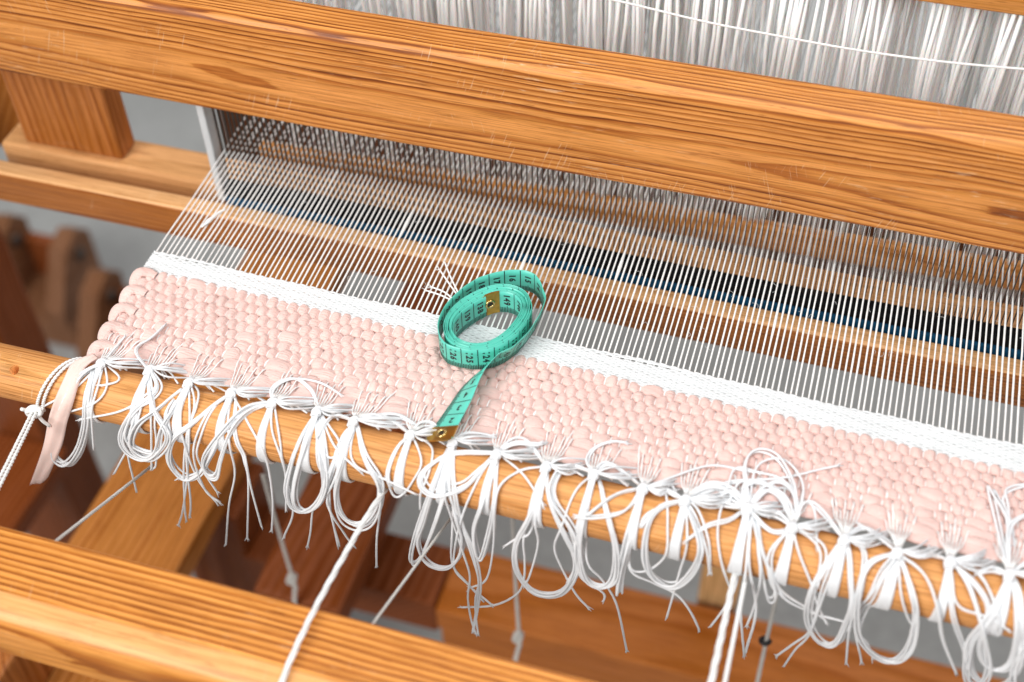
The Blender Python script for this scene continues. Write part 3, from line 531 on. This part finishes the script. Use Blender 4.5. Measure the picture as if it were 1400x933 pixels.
def pillow_row(k, y_of, pitch_of, h0, zc0, zamp, name, floats, seedv, hem=False):
    rr = np.random.RandomState(seedv); mb = MB()
    th = np.linspace(0, 2*math.pi, 12, endpoint=False)
    ce, se = np.cos(th), np.sin(th)
    sq = lambda v, e: np.sign(v)*np.abs(v)**e
    ce, se = sq(ce, .68), sq(se, .68)
    under = [i for i in range(NW) if (i+k) % 2 == 1]
    keep = []
    for j, i in enumerate(under):
        if j and keep and under[j-1] == keep[-1] and rr.rand() < floats(i): continue
        keep.append(i)
    xs = [wx(i, y_of(XI[i])) for i in keep]
    xl = X0 - .0005 + .0052*max(0., (y_top(X0)-y_of(X0))/.0731)
    if xs[0] > xl + .0015: xs = [xl] + xs
    rings = []
    for a, b in zip(xs[:-1], xs[1:]):
        w = b - a; bigy = min(1.10, .86 + .16*w/.0072) * rr.uniform(.88, 1.10)
        oy = rr.uniform(-.0007, .0007); oz = rr.uniform(-.0005, .0004); sk = rr.uniform(-.16, .16); tw = rr.uniform(-.55, .55); cr = rr.uniform(-.8, .8); cd = rr.choice([.10, .20, .42])
        ns = 9 if w < .012 else 13
        for t in np.linspace(0, 1, ns, endpoint=False):
            st = math.sin(math.pi*min(1, max(0, t + sk*math.sin(math.pi*t))))
            x = a + w*t; p = pitch_of(x)
            d = p*.5*(.90 + .30*max(st, 0)**.36)*bigy; h = h0*(.56 + .44*max(st, 0)**.42)*bigy
            zc = zc0 + zamp*max(st, 0)**.5 + oz*st
            y = y_of(x) + oy*st
            ct, s2 = math.cos(tw*st), math.sin(tw*st)
            u = d*ce; v = h*se
            # a fold line along the rag
            v = v - (cd*h)*np.exp(-((ce - cr - .3*(t-.5))/.22)**2)*(se > 0)
            rings.append(np.stack([np.full(12, x), y + u*ct - v*s2*.4, zc + v + u*s2*.25], 1))
    V = np.concatenate(rings); n = len(rings)
    F = [(q*12+i, (q+1)*12+i, (q+1)*12+(i+1) % 12, q*12+(i+1) % 12) for q in range(n-1) for i in range(12)]
    F += [tuple(range(12)), tuple((n-1)*12+i for i in range(12))[::-1]]
    mb.add(V, F)
    return mb.build(name, M['pink'], rug)
for k in range(NR):
    fl_ = (lambda i, k=k: .025 + (.06 if k > 5 else 0) + (.20 if k == NR-1 else 0))
    pillow_row(k, lambda x, k=k: row_y(x, k), lambda x: (y_top(x)-Y_BOT)/NR, .0022, .8486, .0021, 'weft_row', fl_, 100+k)
pillow_row(NR, lambda x: Y_BOT-.0008 + .0006*math.sin(x*60), lambda x: .0056, .0013, .8496, .0008, 'weft_row', lambda i: .6, 777)
# selvedge loops
for k in range(0, NR, 2):
    ya, yb = row_y(X0, k), row_y(X0, k+1); mb = MB(); sx_ = .0012 + .0052*(y_top(X0)-(ya+yb)/2)/.0731
    P = resample([(X0+.009, ya, .8505), (X0+.003, ya+.0008, .8520), (X0-.0015, ya-.0012, .8528), (X0-.0030, (ya+yb)/2-.001, .8508), (X0-.0015, yb-.001, .8485), (X0+.003, yb+.0005, .8485), (X0+.008, yb, .8490)], 22) + np.array([sx_, 0, 0])
    n = len(P); T = np.gradient(P, axis=0); T /= np.linalg.norm(T, axis=1, keepdims=True); Zu = np.array([0, 0, 1.])
    Nn = np.cross(T, Zu); Nn /= np.linalg.norm(Nn, axis=1, keepdims=True); B = np.cross(Nn, T)
    th = np.linspace(0, 2*math.pi, 12, endpoint=False); V = []
    for q in range(n):
        rw = .0040*(.8 + .25*math.sin(math.pi*q/(n-1))); rh = .0021
        V += [P[q] + rw*math.cos(a)*Nn[q] + rh*math.sin(a)*B[q] for a in th]
    mb.add(V, [(q*12+i, q*12+(i+1) % 12, (q+1)*12+(i+1) % 12, (q+1)*12+i) for q in range(n-1) for i in range(12)])
    mb.build('selvedge_loop', M['pink'], rug)
# white hem of fine weft
mb = MB(); NH = 18
for r in range(NH):
    f0 = (r+.5)/NH; P = []
    for i in range(-1, NW):
        for t in (0, .25, .5, .75):
            q = max(0, min(NW-1, i)); x = X0 + DX*(i+t) + .0018 if i >= 0 else X0-.0012 + DX*t*.4
            y = y_top(x) - .0010 + (y_fell(x) - y_top(x) + .0010)*f0 + .0003*math.sin(x*37+r) + (.0006*math.sin(x*21)+.0004*math.sin(x*83) if r > NH-3 else 0)
            P.append((x, y, .8507 + .00034*math.cos(math.pi*(i+t+r))))
    P = np.array(P); n = len(P)
    hw = (y_fell(P[:, 0]) - y_top(P[:, 0]))/NH*.70
    th = np.arange(6)*math.pi/3
    V = np.stack([np.repeat(P[:, 0:1], 6, 1), P[:, 1:2] + hw[:, None]*np.cos(th), P[:, 2:3] + .00062*np.sin(th)], 2)
    mb.add(V.reshape(-1, 3), [(q*6+i, (q+1)*6+i, (q+1)*6+(i+1) % 6, q*6+(i+1) % 6) for q in range(n-1) for i in range(6)])
tag(mb.build('white_hem', M['hem'], rug), kind='stuff')
# warp threads
for i in range(NW):
    P = []; k = KX[KI[i]]
    jx = rng.uniform(-.0012, .0012)
    P.append((k[0] + jx, k[1] + .0005, k[2] + rng.uniform(-.0008, .0008)))
    P.append((wx(i, -.0725), -.0725, .8550))
    P.append((wx(i, -.069), -.0690, .8532))
    x = XI[i]
    for r in range(NR-1, -1, -1):
        y = row_y(x, r); P.append((wx(i, y), y, ((.8498 if r < 5 else .8505) if r < NR-2 else .8524) if (i+r) % 2 == 1 or r >= NR-1-(i*7919 % 5 == 0) else .8482))
    yt, yf = y_top(x), y_fell(x)
    P.append((x, yt, .8498))
    for f0 in (.3, .6, .9): P.append((x, yt + (yf-yt)*f0, .8501))
    rx = X0 + DX*i
    up = (i % 4)
    zs = .8505 + (.0035, -.002, .002, -.0035)[up]
    seg = [(rx + (x-rx)*(1-t), yf + (.1318-yf)*t, .8505 + .0002*math.sin(t*9+i)) for t in (.12, .3, .5, .7, .9, 1.0)]
    P += seg + [(rx, SHY[up], zs), (rx, .42, .8495), (rx, .75, .846)]
    P = np.array(P)
    R_ = np.full(len(P), .00050)
    # denser samples and slubs on the open stretch
    c = resample(P[:16], 64); d = resample(P[15:], 40)
    Q = np.vstack([c, d[1:]])
    Q[:, 0] += rng.normal(0, .00006, len(Q))
    rad = np.full(len(Q), .00060) * rng.uniform(.88, 1.15, len(Q)); rad[:16] *= .72
    if rng.rand() < .22: rad[rng.randint(66, 84)] *= rng.uniform(1.5, 2.2)
    mb = MB(); mb.tube(Q, rad, 5); mb.build('warp_thread', M['warp'], rug)
# lint and loose ends on the warp
mb = MB()
for q in range(70):
    x = rng.uniform(-.23, .36); y = rng.uniform(.03, .125)
    a = rng.uniform(0, 6.28); L_ = rng.uniform(.002, .006)
    mb.tube(resample([(x, y, .8512), (x + L_*.5*math.cos(a), y + L_*.4*math.sin(a), .8525), (x + L_*math.cos(a+.8), y + L_*math.sin(a+.8), .8518)], 6), .00009, 3)
tag(mb.build('lint', M['warp'], rug), kind='stuff')
for pts in ([(-.0325, .0385, .852), (-.0420, .0500, .8545), (-.0495, .0605, .856)], [(-.0335, .0380, .852), (-.0435, .0470, .854), (-.0515, .0545, .8555)],
            [(-.0345, .0335, .852), (-.0420, .0365, .8545), (-.0515, .0385, .8545)], [(-.0345, .0325, .852), (-.0430, .0335, .8540), (-.0520, .0345, .8545)]):
    mb = MB(); mb.tube(resample(pts, 10), .00055, 5)
    e = np.array(pts[-1]); dirv = e - np.array(pts[-2]); dirv /= np.linalg.norm(dirv)
    for q in range(4): mb.tube([e - dirv*.001, e + dirv*.003 + rng.normal(0, .0009, 3)], [.0003, .00012], 4)
    mb.build('loose_end', M['warp'], rug)
mb = MB(); mb.tube(resample([(-.213, .074, .8515), (-.216, .068, .852), (-.2175, .060, .853), (-.2205, .052, .8525)], 14), [.0006, .0009, .0009, .001, .0009, .0012, .0015, .0012, .0014, .0016, .0014, .001, .0008, .0006], 6); mb.build('yarn_slub', M['warp'], rug)
# fringe tassels
def strand(mb, P, r=.00070, fray=False, n=None):
    n = n or max(14, int(length(P)/.0022)); Q = resample(P, n)
    for _ in range(3):                                  # keep the yarn outside the rod
        dy, dz = Q[:, 1]-ROD_Y, Q[:, 2]-ROD_Z; d = np.hypot(dy, dz); k = np.maximum(1, (ROD_R + r*1.35)/np.maximum(d, 1e-6))
        Q[:, 1] = ROD_Y + dy*k; Q[:, 2] = ROD_Z + dz*k
        Q[1:-1] = .25*Q[:-2] + .5*Q[1:-1] + .25*Q[2:]
    rad = np.full(n, r)*rng.uniform(.92, 1.08, n)
    mb.tube(Q, rad, 6)
    if fray:
        e = Q[-1]; dv = Q[-1]-Q[-3]; dv /= np.linalg.norm(dv)+1e-9
        for q in range(4): mb.tube([e - dv*.002, e + dv*rng.uniform(.0005, .003) + rng.normal(0, .0007, 3)], [r*.75, r*.3], 4)
def jitter(P, amp, ends=.3):
    P = np.array(P, float); n = len(P)
    off = rng.normal(0, amp, 3)*np.array([1, .8, 1]); w = np.sin(np.linspace(0, math.pi, n))*(1-ends) + ends
    Q = P + off*w[:, None] + rng.normal(0, amp*.22, (n, 3))*w[:, None]
    Q[:, 1] -= abs(rng.normal(0, amp*.6))*w
    return Q
def arc_rod(x0, x1, a0, a1, R_, n=14):
    a = np.radians(np.linspace(a0, a1, n)); t = np.linspace(0, 1, n)
    return np.stack([x0 + (x1-x0)*t, ROD_Y + R_*np.cos(a), ROD_Z + R_*np.sin(a)], 1)
tass = []
for ki, (kx, ky, kz) in enumerate(KX):
    t = MB()
    # inner lump where the bundle is tied
    for q in range(12):
        a = q*2*math.pi/12; rr = .0021
        t.tube(resample([(kx + rr*.5*math.cos(a), ky + .004, kz - .0012 + rr*.4*math.sin(a)), (kx + rr*math.cos(a), ky, kz + rr*.8*math.sin(a)), (kx - .0004 + rr*.9*math.cos(a), ky - .0045, kz - .0006 + rr*.5*math.sin(a))], 7), .00075, 5)
    tk = t.build('fringe_tassel', M['white'], rug)
    tass.append(tk)
    mb = MB()
    for q in range(2):
        yy = ky - .0008 + (q-.5)*.0018; a = np.linspace(0, 2*math.pi*1.05, 16) + rng.uniform(0, 3)
        R_ = .0023 + rng.uniform(-.0002, .0003)
        mb.tube(np.stack([kx + R_*1.1*np.cos(a), yy + .0012*np.sin(a+q) + rng.uniform(-.0003, .0003), kz + R_*.85*np.sin(a)], 1), .0007, 5)
    mb.build('knot', M['white'], tk)
    # flat band of strands wrapped over and under the rod
    wide = .0056 if ki in (14, 15) else .0046
    mb = MB(); nb = 13 if ki not in (14, 15) else 16
    lean = rng.uniform(-.0015, .0015)
    for q in range(nb):
        f0 = (q/(nb-1)-.5)*2
        R_ = ROD_R + .0007 + .0004*(q % 2)
        P = arc_rod(kx + f0*.0016, kx + f0*wide + lean, 100, 292, R_, 22)
        P = np.vstack([[(kx + f0*.0012, ky - .0005, kz - .0002)], P[1:]])
        mb.tube(resample(P, 26), .00058, 5)
    mb.build('wrap_band', M['white'], tk)
    # strands that run sideways under the neighbouring knot
    mb = MB(); nx = KX[ki+1][0] if ki+1 < len(KX) else kx + .028
    for q in range(7):
        f0 = q/6; ex = nx - .001 + rng.uniform(-.008, .005); ey = -.0590 - .004*f0; ez = .8450 - .002*f0 + rng.uniform(-.001, .001)
        mx = kx + (nx-kx)*rng.uniform(.35, .5)
        mb.tube(resample([(kx + .001, ky + .001, kz), (mx, ky + .0050 - .0075*f0, kz + rng.uniform(-.0008, .0045)), (ex, ey, ez)], 14), .0006, 5)
    for q in range(3):
        a = rng.uniform(95, 130); ex = kx + rng.uniform(.006, .022)
        mb.tube(resample([(kx + .0008, ky + .001, kz - .001), ((kx+ex)/2, ky + .004, kz - .003), (ex, ROD_Y + (ROD_R+.0012)*math.cos(math.radians(60-q*9)), ROD_Z + (ROD_R+.0012)*math.sin(math.radians(60-q*9)))], 10), .0006, 5)
    mb.build('side_strands', M['white'], tk)
for (k, kind, n, pts) in FRINGE:
    P = np.array(pts)*1e-4
    for _ in range(1):
        mb = MB()
        for q in range(n + (kind == 'L')):
            strand(mb, jitter(P, .0013 if n > 1 else .0002) if n > 1 else P, fray=(kind == 'T'))
        mb.build('yarn_loop' if kind == 'L' else 'yarn_end', M['white'], tass[k-1])
for ki in range(20, len(KX)):
    kx, ky, kz = KX[ki]; mb = MB()
    for q in range(4):
        sx = rng.uniform(-.004, .004)
        strand(mb, [(kx, ky, kz), (kx-.008+sx, -.104, .846), (kx-.012+sx, -.1075, .81), (kx-.004+sx, -.108, .785), (kx+.008+sx, -.1075, .80), (kx+.006, -.104, .846), (kx, ky, kz)])
    mb.build('yarn_loop', M['white'], tass[ki])
# the hanging rag tail
A = resample(np.array(TAIL_L)*1e-4, 30); B = resample(np.array(TAIL_R)*1e-4, 30); mb = MB(); V = []; F = []
nv = 9
for q in range(30):
    c = (A[q]+B[q])/2; w = B[q]-A[q]
    for s_ in range(nv):
        f0 = s_/(nv-1); bul = .0013*math.sin(math.pi*f0)*(.7+.3*math.sin(q*.5)) + .0006*math.sin(f0*9+q*.25) - .0005*math.exp(-((f0-.35-.15*math.sin(q*.3))/.09)**2)
        p = A[q] + w*f0; V.append((p[0], p[1] - bul*.7, p[2] + bul*.7 + (.0015*math.sin(f0*7) if q == 29 else 0)))
    for s_ in range(nv):
        f0 = 1 - s_/(nv-1); p = A[q] + w*f0; V.append((p[0], p[1] + .0009, p[2] - .0006 + (.0015*math.sin(f0*7) if q == 29 else 0)))
m_ = 2*nv
F = [(q*m_+i, q*m_+(i+1) % m_, (q+1)*m_+(i+1) % m_, (q+1)*m_+i) for q in range(29) for i in range(m_)] + [tuple(range(m_))[::-1], tuple(29*m_+i for i in range(m_))]
mb.add(V, F); mb.build('rag_tail', M['pink_tail'], rug)
# ---------------------------------------------------------------- rod with a drilled hole
bm = bmesh.new(); seg = 48
prof = [(ROD_Y + ROD_R*math.cos(a), ROD_Z + ROD_R*math.sin(a)) for a in np.linspace(0, 2*math.pi, seg, endpoint=False)]
mb = MB(); mb.extrude(prof, 'X', -.335, .55, 30, .0006)
rod = mb.build('apron_rod', M['rod'], None)
tag(rod, 'round pine rod carrying the tied white fringe, drilled hole at its left end', 'wooden rod')
mb = MB(); hx, ha = -.2775, math.radians(118)
hc = np.array([hx, ROD_Y + (ROD_R)*math.cos(ha), ROD_Z + ROD_R*math.sin(ha)]); hn = np.array([0, math.cos(ha), math.sin(ha)])
t1 = np.array([1., 0, 0]); t2 = np.cross(hn, t1)
ring = lambda r, d: [hc + hn*d + r*(math.cos(a)*t1 + math.sin(a)*t2) for a in np.linspace(0, 2*math.pi, 16, endpoint=False)]
cutter = MB(); V = ring(.0033, .004) + ring(.0033, -.012)
V = ring(.0033, .004) + ring(.0033, -.034); cutter.add(V, [(i, 16+i, 16+(i+1) % 16, (i+1) % 16) for i in range(16)] + [tuple(range(16)), tuple(16+i for i in range(16))[::-1]])
co = cutter.build('cutter', M['rod'], None)
md = rod.modifiers.new('hole', 'BOOLEAN'); md.object = co; md.operation = 'DIFFERENCE'; md.solver = 'EXACT'
dg = bpy.context.evaluated_depsgraph_get(); me = bpy.data.meshes.new_from_object(rod.evaluated_get(dg)); rod.modifiers.clear(); rod.data = me
bpy.data.objects.remove(co)
# ---------------------------------------------------------------- cords
# left cord: two turns round the rod, a knot, then a double line towards the weaver
cl = thing('rod_cord', 'white braided cord knotted round the left end of the rod', 'cord', (-.25, -.1, .84))
mb = MB()
for dx in (-.0012, .0016):
    P = arc_rod(-.2405+dx, -.2625+dx*1.5, 40, 215, ROD_R+.0018, 20)
    mb.ply(P, .0011, 2, .005)
mb.build('wrap', M['cord'], cl)
mb = MB(); kc = np.array([-.2625, -.1062, .8300])
for q in range(3):
    a = np.linspace(0, 6.6, 16); mb.tube(np.stack([kc[0] + .0042*np.cos(a+q), kc[1] - .001 + .002*np.sin(a*1.0+q*2), kc[2] + .0035*np.sin(a+q)*(1 if q % 2 else .6)], 1), .0014, 6)
mb.tube(resample([kc, kc + (.004, -.002, -.006), kc + (.007, -.001, -.012)], 8), .0012, 6)
mb.tube(resample([kc, kc + (-.005, -.002, .001), kc + (-.006, -.004, .004)], 8), .0012, 6)
mb.build('knot', M['cord'], cl)
mb = MB()
for dx in (-.0012, .0014): mb.ply([kc + (dx, -.001, 0), (-.2490+dx, -.155, .8405), (-.238+dx, -.2000, .8480), (-.228+dx, -.245, .8475), (-.226+dx, -.254, .838), (-.225+dx, -.256, .70)], .0011, 2, .006)
mb.build('line', M['cord'], cl)
def beam_cord(name, label, x0, x1, r, plies, pitch, y0=-.098, z0=.826):
    mb = MB()
    P = [(x0, y0, z0), (x0 + (x1-x0)*.3, -.130, .8365), (x0 + (x1-x0)*.75, -.196, .8467+r), (x1, -.238, .8460+r), (x1, -.250-r, .836), (x1, -.2525-r, .79), (x1, -.252-r, .60)]
    mb.ply(P, r, plies, pitch); return tag(mb.build(name, M['cord']), label, 'cord', 'cords from the rod over the breast beam')
beam_cord('beam_cord', 'thick white cord stretched from the rod over the breast beam, left of centre', -.0335, -.0360, .0017, 3, .038)
beam_cord('beam_cord', 'thick white cord hanging below the large tangle of loops, right of centre', .1735, .1735, .0019, 3, .038)
beam_cord('beam_cord', 'thin white braided cord beside the thick one under the large tangle', .1795, .1805, .0013, 2, .0032)
mb = MB(); mb.ply([(-.2070, -.086, .768), (-.1965, -.1940, .8385)], .0011, 2, .005)
tag(mb.build('lashing_cord', M['greycord']), 'thin grey cord slanting behind the breast beam at the lower left', 'cord', 'grey lashing cords')
mb = MB(); mb.ply([(.0012, -.084, .792), (-.0060, -.1940, .8385)], .0009, 2, .005)
tag(mb.build('lashing_cord', M['greycord']), 'thin grey cord slanting behind the breast beam below the middle tassels', 'cord', 'grey lashing cords')
for (x, y, zt, zb_, lab) in ((-.2015, .02, .62, .44, 'dim white cord with a soft knot hanging in front of the left red brown rail'),
                             (.004, .02, .66, .44, 'dim white knotted cord hanging below the middle tassels against the orange cross beam'),
                             (.203, .02, .66, .40, 'dim white cord with a black peg hanging beside the thick white cords at lower right')):
    t = thing('hanging_cord', lab, 'cord', (x, y, zb_), 'treadle cords hanging under the rug')
    mb = MB(); mb.ply([(x, y, zt), (x+.001, y, (zt+zb_)/2), (x+.003, y, zb_+.01)], .0018, 2, .010); mb.build('line', M['greycord'], t)
    zk = {0: .575, 1: .578, 2: .556}[int(x > -.1) + int(x > .1)]
    if x > .1:
        mb = MB(); a = np.linspace(0, 6.5, 14); mb.tube(np.stack([x + .0030*np.cos(a), y + .003*np.sin(a), zk + .0006*a], 1), .0022, 6); mb.build('peg', M['blackpeg'], t)
    mb = MB(); kz_ = zb_ + .03
    for q in range(3):
        a = np.linspace(0, 6.6, 14); mb.tube(np.stack([x + .002 + .0030*np.cos(a+q), y - .001 + .003*np.sin(a+q*2), kz_ + .0035*np.sin(a*1.0+q*1.3)], 1), .0018, 6)
    mb.ply([(x+.003, y, zb_+.02), (x-.001, y-.004, zb_-.02), (x+.002, y-.003, zb_-.07)], .0022, 2, .012); mb.build('knot', M['greycord'], t)
# ---------------------------------------------------------------- measuring tape
TW = .0178
tail = np.array(TP_TAIL)*1e-4; cont = np.array(TP_CONT)*1e-4; outp = np.array(TP_OUT)*1e-4; pack = np.array(TP_PACK)*1e-4; inn = np.array(TP_INN)*1e-4
CEN = np.array([-.0045, .0085])
def polar(C_):
    d = C_ - CEN; a = np.unwrap(np.arctan2(d[:, 1], d[:, 0])); r = np.linalg.norm(d, axis=1); return a, r
def radial(C_):
    a, r = polar(C_); a = np.concatenate([a-2*math.pi, a, a+2*math.pi]); r = np.tile(r, 3); o = np.argsort(a)
    return lambda t: np.interp(((t+math.pi) % (2*math.pi))-math.pi, a[o], r[o])
rp, ri_ = radial(pack), radial(inn)
ri = lambda t: ri_(t) + .0011
th0 = polar(outp)[0][-1] % (2*math.pi)
thE = math.atan2(.0215-CEN[1], -.0100-CEN[0]) % (2*math.pi)
def spiral(turns):
    span = ((thE - th0) % (2*math.pi)) + 2*math.pi*turns
    t = np.linspace(0, span, int(span/.12)); f = np.clip(t/(span-2*math.pi*.9), 0, 1)
    R_ = rp(th0+t)*(1-f) + ri(th0+t)*f
    R_ = R_ + .00016*np.sin(t*1.7+1) + .00012*np.sin(t*2.63)
    k = np.ones(9)/9; Rs = np.convolve(np.pad(R_, 4, 'edge'), k, 'valid')
    return np.stack([CEN[0] + Rs*np.cos(th0+t), CEN[1] + Rs*np.sin(th0+t)], 1)
def assemble(turns):
    sp = spiral(turns)[3:]
    plan = np.vstack([tail, cont, outp, sp]); nt, nc = len(tail), len(cont)
    phi = np.concatenate([[24, 29, 36, 46, 56, 64], [70, 74, 77, 80], np.full(len(outp)+len(sp), 90.)])
    base = np.concatenate([[.8575, .8548, .8538, .8536, .8536, .8534], np.full(nc, .8536), np.full(len(outp)+len(sp), .8538)])
    ks = len(tail)+len(cont)+len(outp); tq = np.arange(len(sp))/(2*math.pi/.12)
    base[ks:] += .00055*np.sin(2.4*np.round(tq*1.0)+.6)*np.clip(tq, 0, 1) + .0002*np.sin(tq*9)
    Q = np.column_stack([plan, phi, base])
    L_ = np.concatenate([[0], np.cumsum(np.linalg.norm(np.diff(plan, axis=0), axis=1))])
    tot = L_[-1]; n = int(tot/.0014); u = np.linspace(0, tot, n)
    from_ = lambda c: np.interp(u, L_, Q[:, c])
    D = np.stack([from_(c) for c in range(4)], 1)
    k = np.array([1, 2, 3, 2, 1])/9.
    for c in range(4): D[2:-2, c] = np.convolve(D[:, c], k, 'valid')
    return D, u, tot
best = min(range(5, 11), key=lambda t_: abs(assemble(t_)[2]-1.5))
D, U, TOT = assemble(best)
LAB = 150.0/TOT                       # centimetre labels along the strip
Tn = np.gradient(D[:, :2], axis=0); Tn /= np.linalg.norm(Tn, axis=1, keepdims=True)
H = np.stack([Tn[:, 1], -Tn[:, 0], np.zeros(len(D))], 1)           # to the right of travel
ph = np.radians(D[:, 2]); Wd = H*np.cos(ph)[:, None] + np.array([0, 0, 1.])*np.sin(ph)[:, None]
T3 = np.column_stack([Tn, np.zeros(len(D))]); Nf = np.cross(Wd, T3)
# centre line: in the coil the traced line is the top edge and stands straight, in the tail it is the middle
Cn = np.column_stack([D[:, :2], D[:, 3] + .5*TW*np.sin(ph)])
def on_tape(u, v, off):
    """u metres along, v metres from the lower edge, off metres off the inner face"""
    c = np.stack([np.interp(u, U, Cn[:, k]) for k in range(3)], -1); w = np.stack([np.interp(u, U, Wd[:, k]) for k in range(3)], -1)
    nn = np.stack([np.interp(u, U, Nf[:, k]) for k in range(3)], -1)
    return c + w*(np.asarray(v)-TW/2)[..., None] + nn*np.asarray(off)[..., None]
tp = thing('measuring_tape', 'turquoise green tailor measuring tape coiled on the rug with one brass tip trailing', 'measuring tape', (0, 0, .853))
TH = .00019
mb = MB(); us = np.linspace(0, TOT, int(TOT/.0016)); n = len(us); nv = 5
vs = np.linspace(0, TW, nv); V = []
for o_, seq in ((TH, vs), (-TH, vs[::-1])):
    V.append(np.stack([on_tape(us, np.full(n, v), np.full(n, o_)) for v in seq], 1))
V = np.concatenate(V, 1).reshape(-1, 3); m_ = 2*nv
F = [(q*m_+i, (q+1)*m_+i, (q+1)*m_+(i+1) % m_, q*m_+(i+1) % m_) for q in range(n-1) for i in range(m_)] + [tuple(range(m_)), tuple((n-1)*m_+i for i in range(m_))[::-1]]
mb.add(V, F); mb.build('strip', M['tape'], tp)
# scale marks on both faces: millimetre ticks at the lower edge, a full line each centimetre
mb = MB(); U_, V_, O_ = [], [], []
mm = np.arange(10, 1495)
for side in (1, -1):
    for k in mm:
        u = k/10/LAB
        h_ = TW if k % 10 == 0 else (.0042 if k % 5 else .0052)
        w_ = .00024 if k % 10 else .00028
        vv = np.linspace(.0002, h_-.0002, 2 if k % 10 else 5)
        uu = np.repeat([[u-w_, u+w_]], len(vv), 0)
        U_.append(uu.ravel()); V_.append(np.repeat(vv, 2)); O_.append(np.full(len(vv)*2, side*(TH+.00006)))
        base = mb.n; q = [(2*j, 2*j+1, 2*j+3, 2*j+2) if side > 0 else (2*j, 2*j+2, 2*j+3, 2*j+1) for j in range(len(vv)-1)]
        mb.add(np.zeros((len(vv)*2, 3)), q)
mb.v = [on_tape(np.concatenate(U_), np.concatenate(V_), np.concatenate(O_))]
tag(mb.build('scale_marks', M['ink'], tp), kind='stuff')
# printed numbers, read across the strip
glyph = {}
for ch in '0123456789':
    cu = bpy.data.curves.new('digit', 'FONT'); cu.body = ch; cu.resolution_u = 3; cu.offset = .045
    o = bpy.data.objects.new('digit', cu); COL.objects.link(o)
    dg = bpy.context.evaluated_depsgraph_get(); me = bpy.data.meshes.new_from_object(o.evaluated_get(dg))
    v = np.array([q.co[:2] for q in me.vertices]); v -= (v.min(0)+v.max(0))/2
    glyph[ch] = (v, [list(p_.vertices) for p_ in me.polygons]); bpy.data.objects.remove(o); bpy.data.meshes.remove(me)
mb = MB(); U_, V_, O_ = [], [], []
for side in (1, -1):
    for k in range(1, 151):
        lab = str(k); kk = k-.5 if side > 0 else 150-k+.5
        u0 = kk/LAB
        adv = .0034; n_ = len(lab)
        for j, ch in enumerate(lab):
            gv, gf = glyph[ch]
            tx = gv[:, 0]*.0056 + (j-(n_-1)/2)*adv; ty = gv[:, 1]*.0056
            v = TW*.60 - tx
            u = u0 - ty if side > 0 else u0 + ty
            U_.append(u); V_.append(v); O_.append(np.full(len(u), side*(TH+.00007)))
            mb.add(np.zeros((len(u), 3)), gf)
mb.v = [on_tape(np.concatenate(U_), np.concatenate(V_), np.concatenate(O_))]
tag(mb.build('scale_numbers', M['ink'], tp), kind='stuff')
# brass tips with eyelets
for (ua, ub) in ((-.0022, .0105), (TOT-.0105, TOT+.0022)):
    mb = MB(); uu = np.linspace(ua, ub, 8); V = []
    def ext(u):                                    # straight continuation past the strip's end
        uc = np.clip(u, 0, TOT); P = lambda v, o_: on_tape(uc, v, o_)
        tdir = (on_tape(np.array([.002]), np.array([0.]), np.array([0.])) - on_tape(np.array([0.]), np.array([0.]), np.array([0.])))/.002 if u.mean() < .5 else (on_tape(np.array([TOT]), np.array([0.]), np.array([0.])) - on_tape(np.array([TOT-.002]), np.array([0.]), np.array([0.])))/.002
        return P, (u-uc)[:, None]*tdir
    P, ex = ext(uu); rows = []
    tip = np.abs(uu - (ua if ua < .5 else ub)) < 1e-6
    ins = np.where(tip, .003, np.where(np.abs(uu - (uu[1] if ua < .5 else uu[-2])) < 1e-6, .0008, 0.))
    for o_, rev in ((.00048, False), (-.00048, True)):
        for f0 in (np.linspace(0, 1, 4) if not rev else np.linspace(1, 0, 4)):
            v = -.0003 + ins + (TW + .0006 - 2*ins)*f0
            rows.append(P(v, np.full(8, o_)) + ex)
    V = np.stack(rows, 1).reshape(-1, 3)
    mb.add(V, [(q*8+i, (q+1)*8+i, (q+1)*8+(i+1) % 8, q*8+(i+1) % 8) for q in range(7) for i in range(8)] + [tuple(range(8)), tuple(56+i for i in range(8))[::-1]], False)
    bp = mb.build('brass_tip', M['brass'], tp)
    um = .0040 if ua < .5 else TOT-.0040
    c = on_tape(np.array([um]), np.array([TW*.52]), np.array([0.]))[0]; w = np.array([np.interp(um, U, Wd[:, k]) for k in range(3)]); nn = np.array([np.interp(um, U, Nf[:, k]) for k in range(3)]); tt = np.cross(nn, w)
    mb = MB(); a = np.linspace(0, 2*math.pi, 22)
    for s_ in (1, -1): mb.tube(np.array([c + nn*.0008*s_ + .0027*(math.cos(q)*w + math.sin(q)*tt) for q in a]), .0008, 8)
    mb.build('eyelet', M['brass_ring'], bp)
    mb = MB(); ring = [c + .0019*(math.cos(q)*w + math.sin(q)*tt) for q in a[:-1]]
    mb.add([p_ + nn*.00060 for p_ in ring] + [p_ - nn*.00060 for p_ in ring], [tuple(range(21)), tuple(21+i for i in range(21))[::-1]], False)
    mb.build('eyelet_hole', M['blackpeg'], bp)
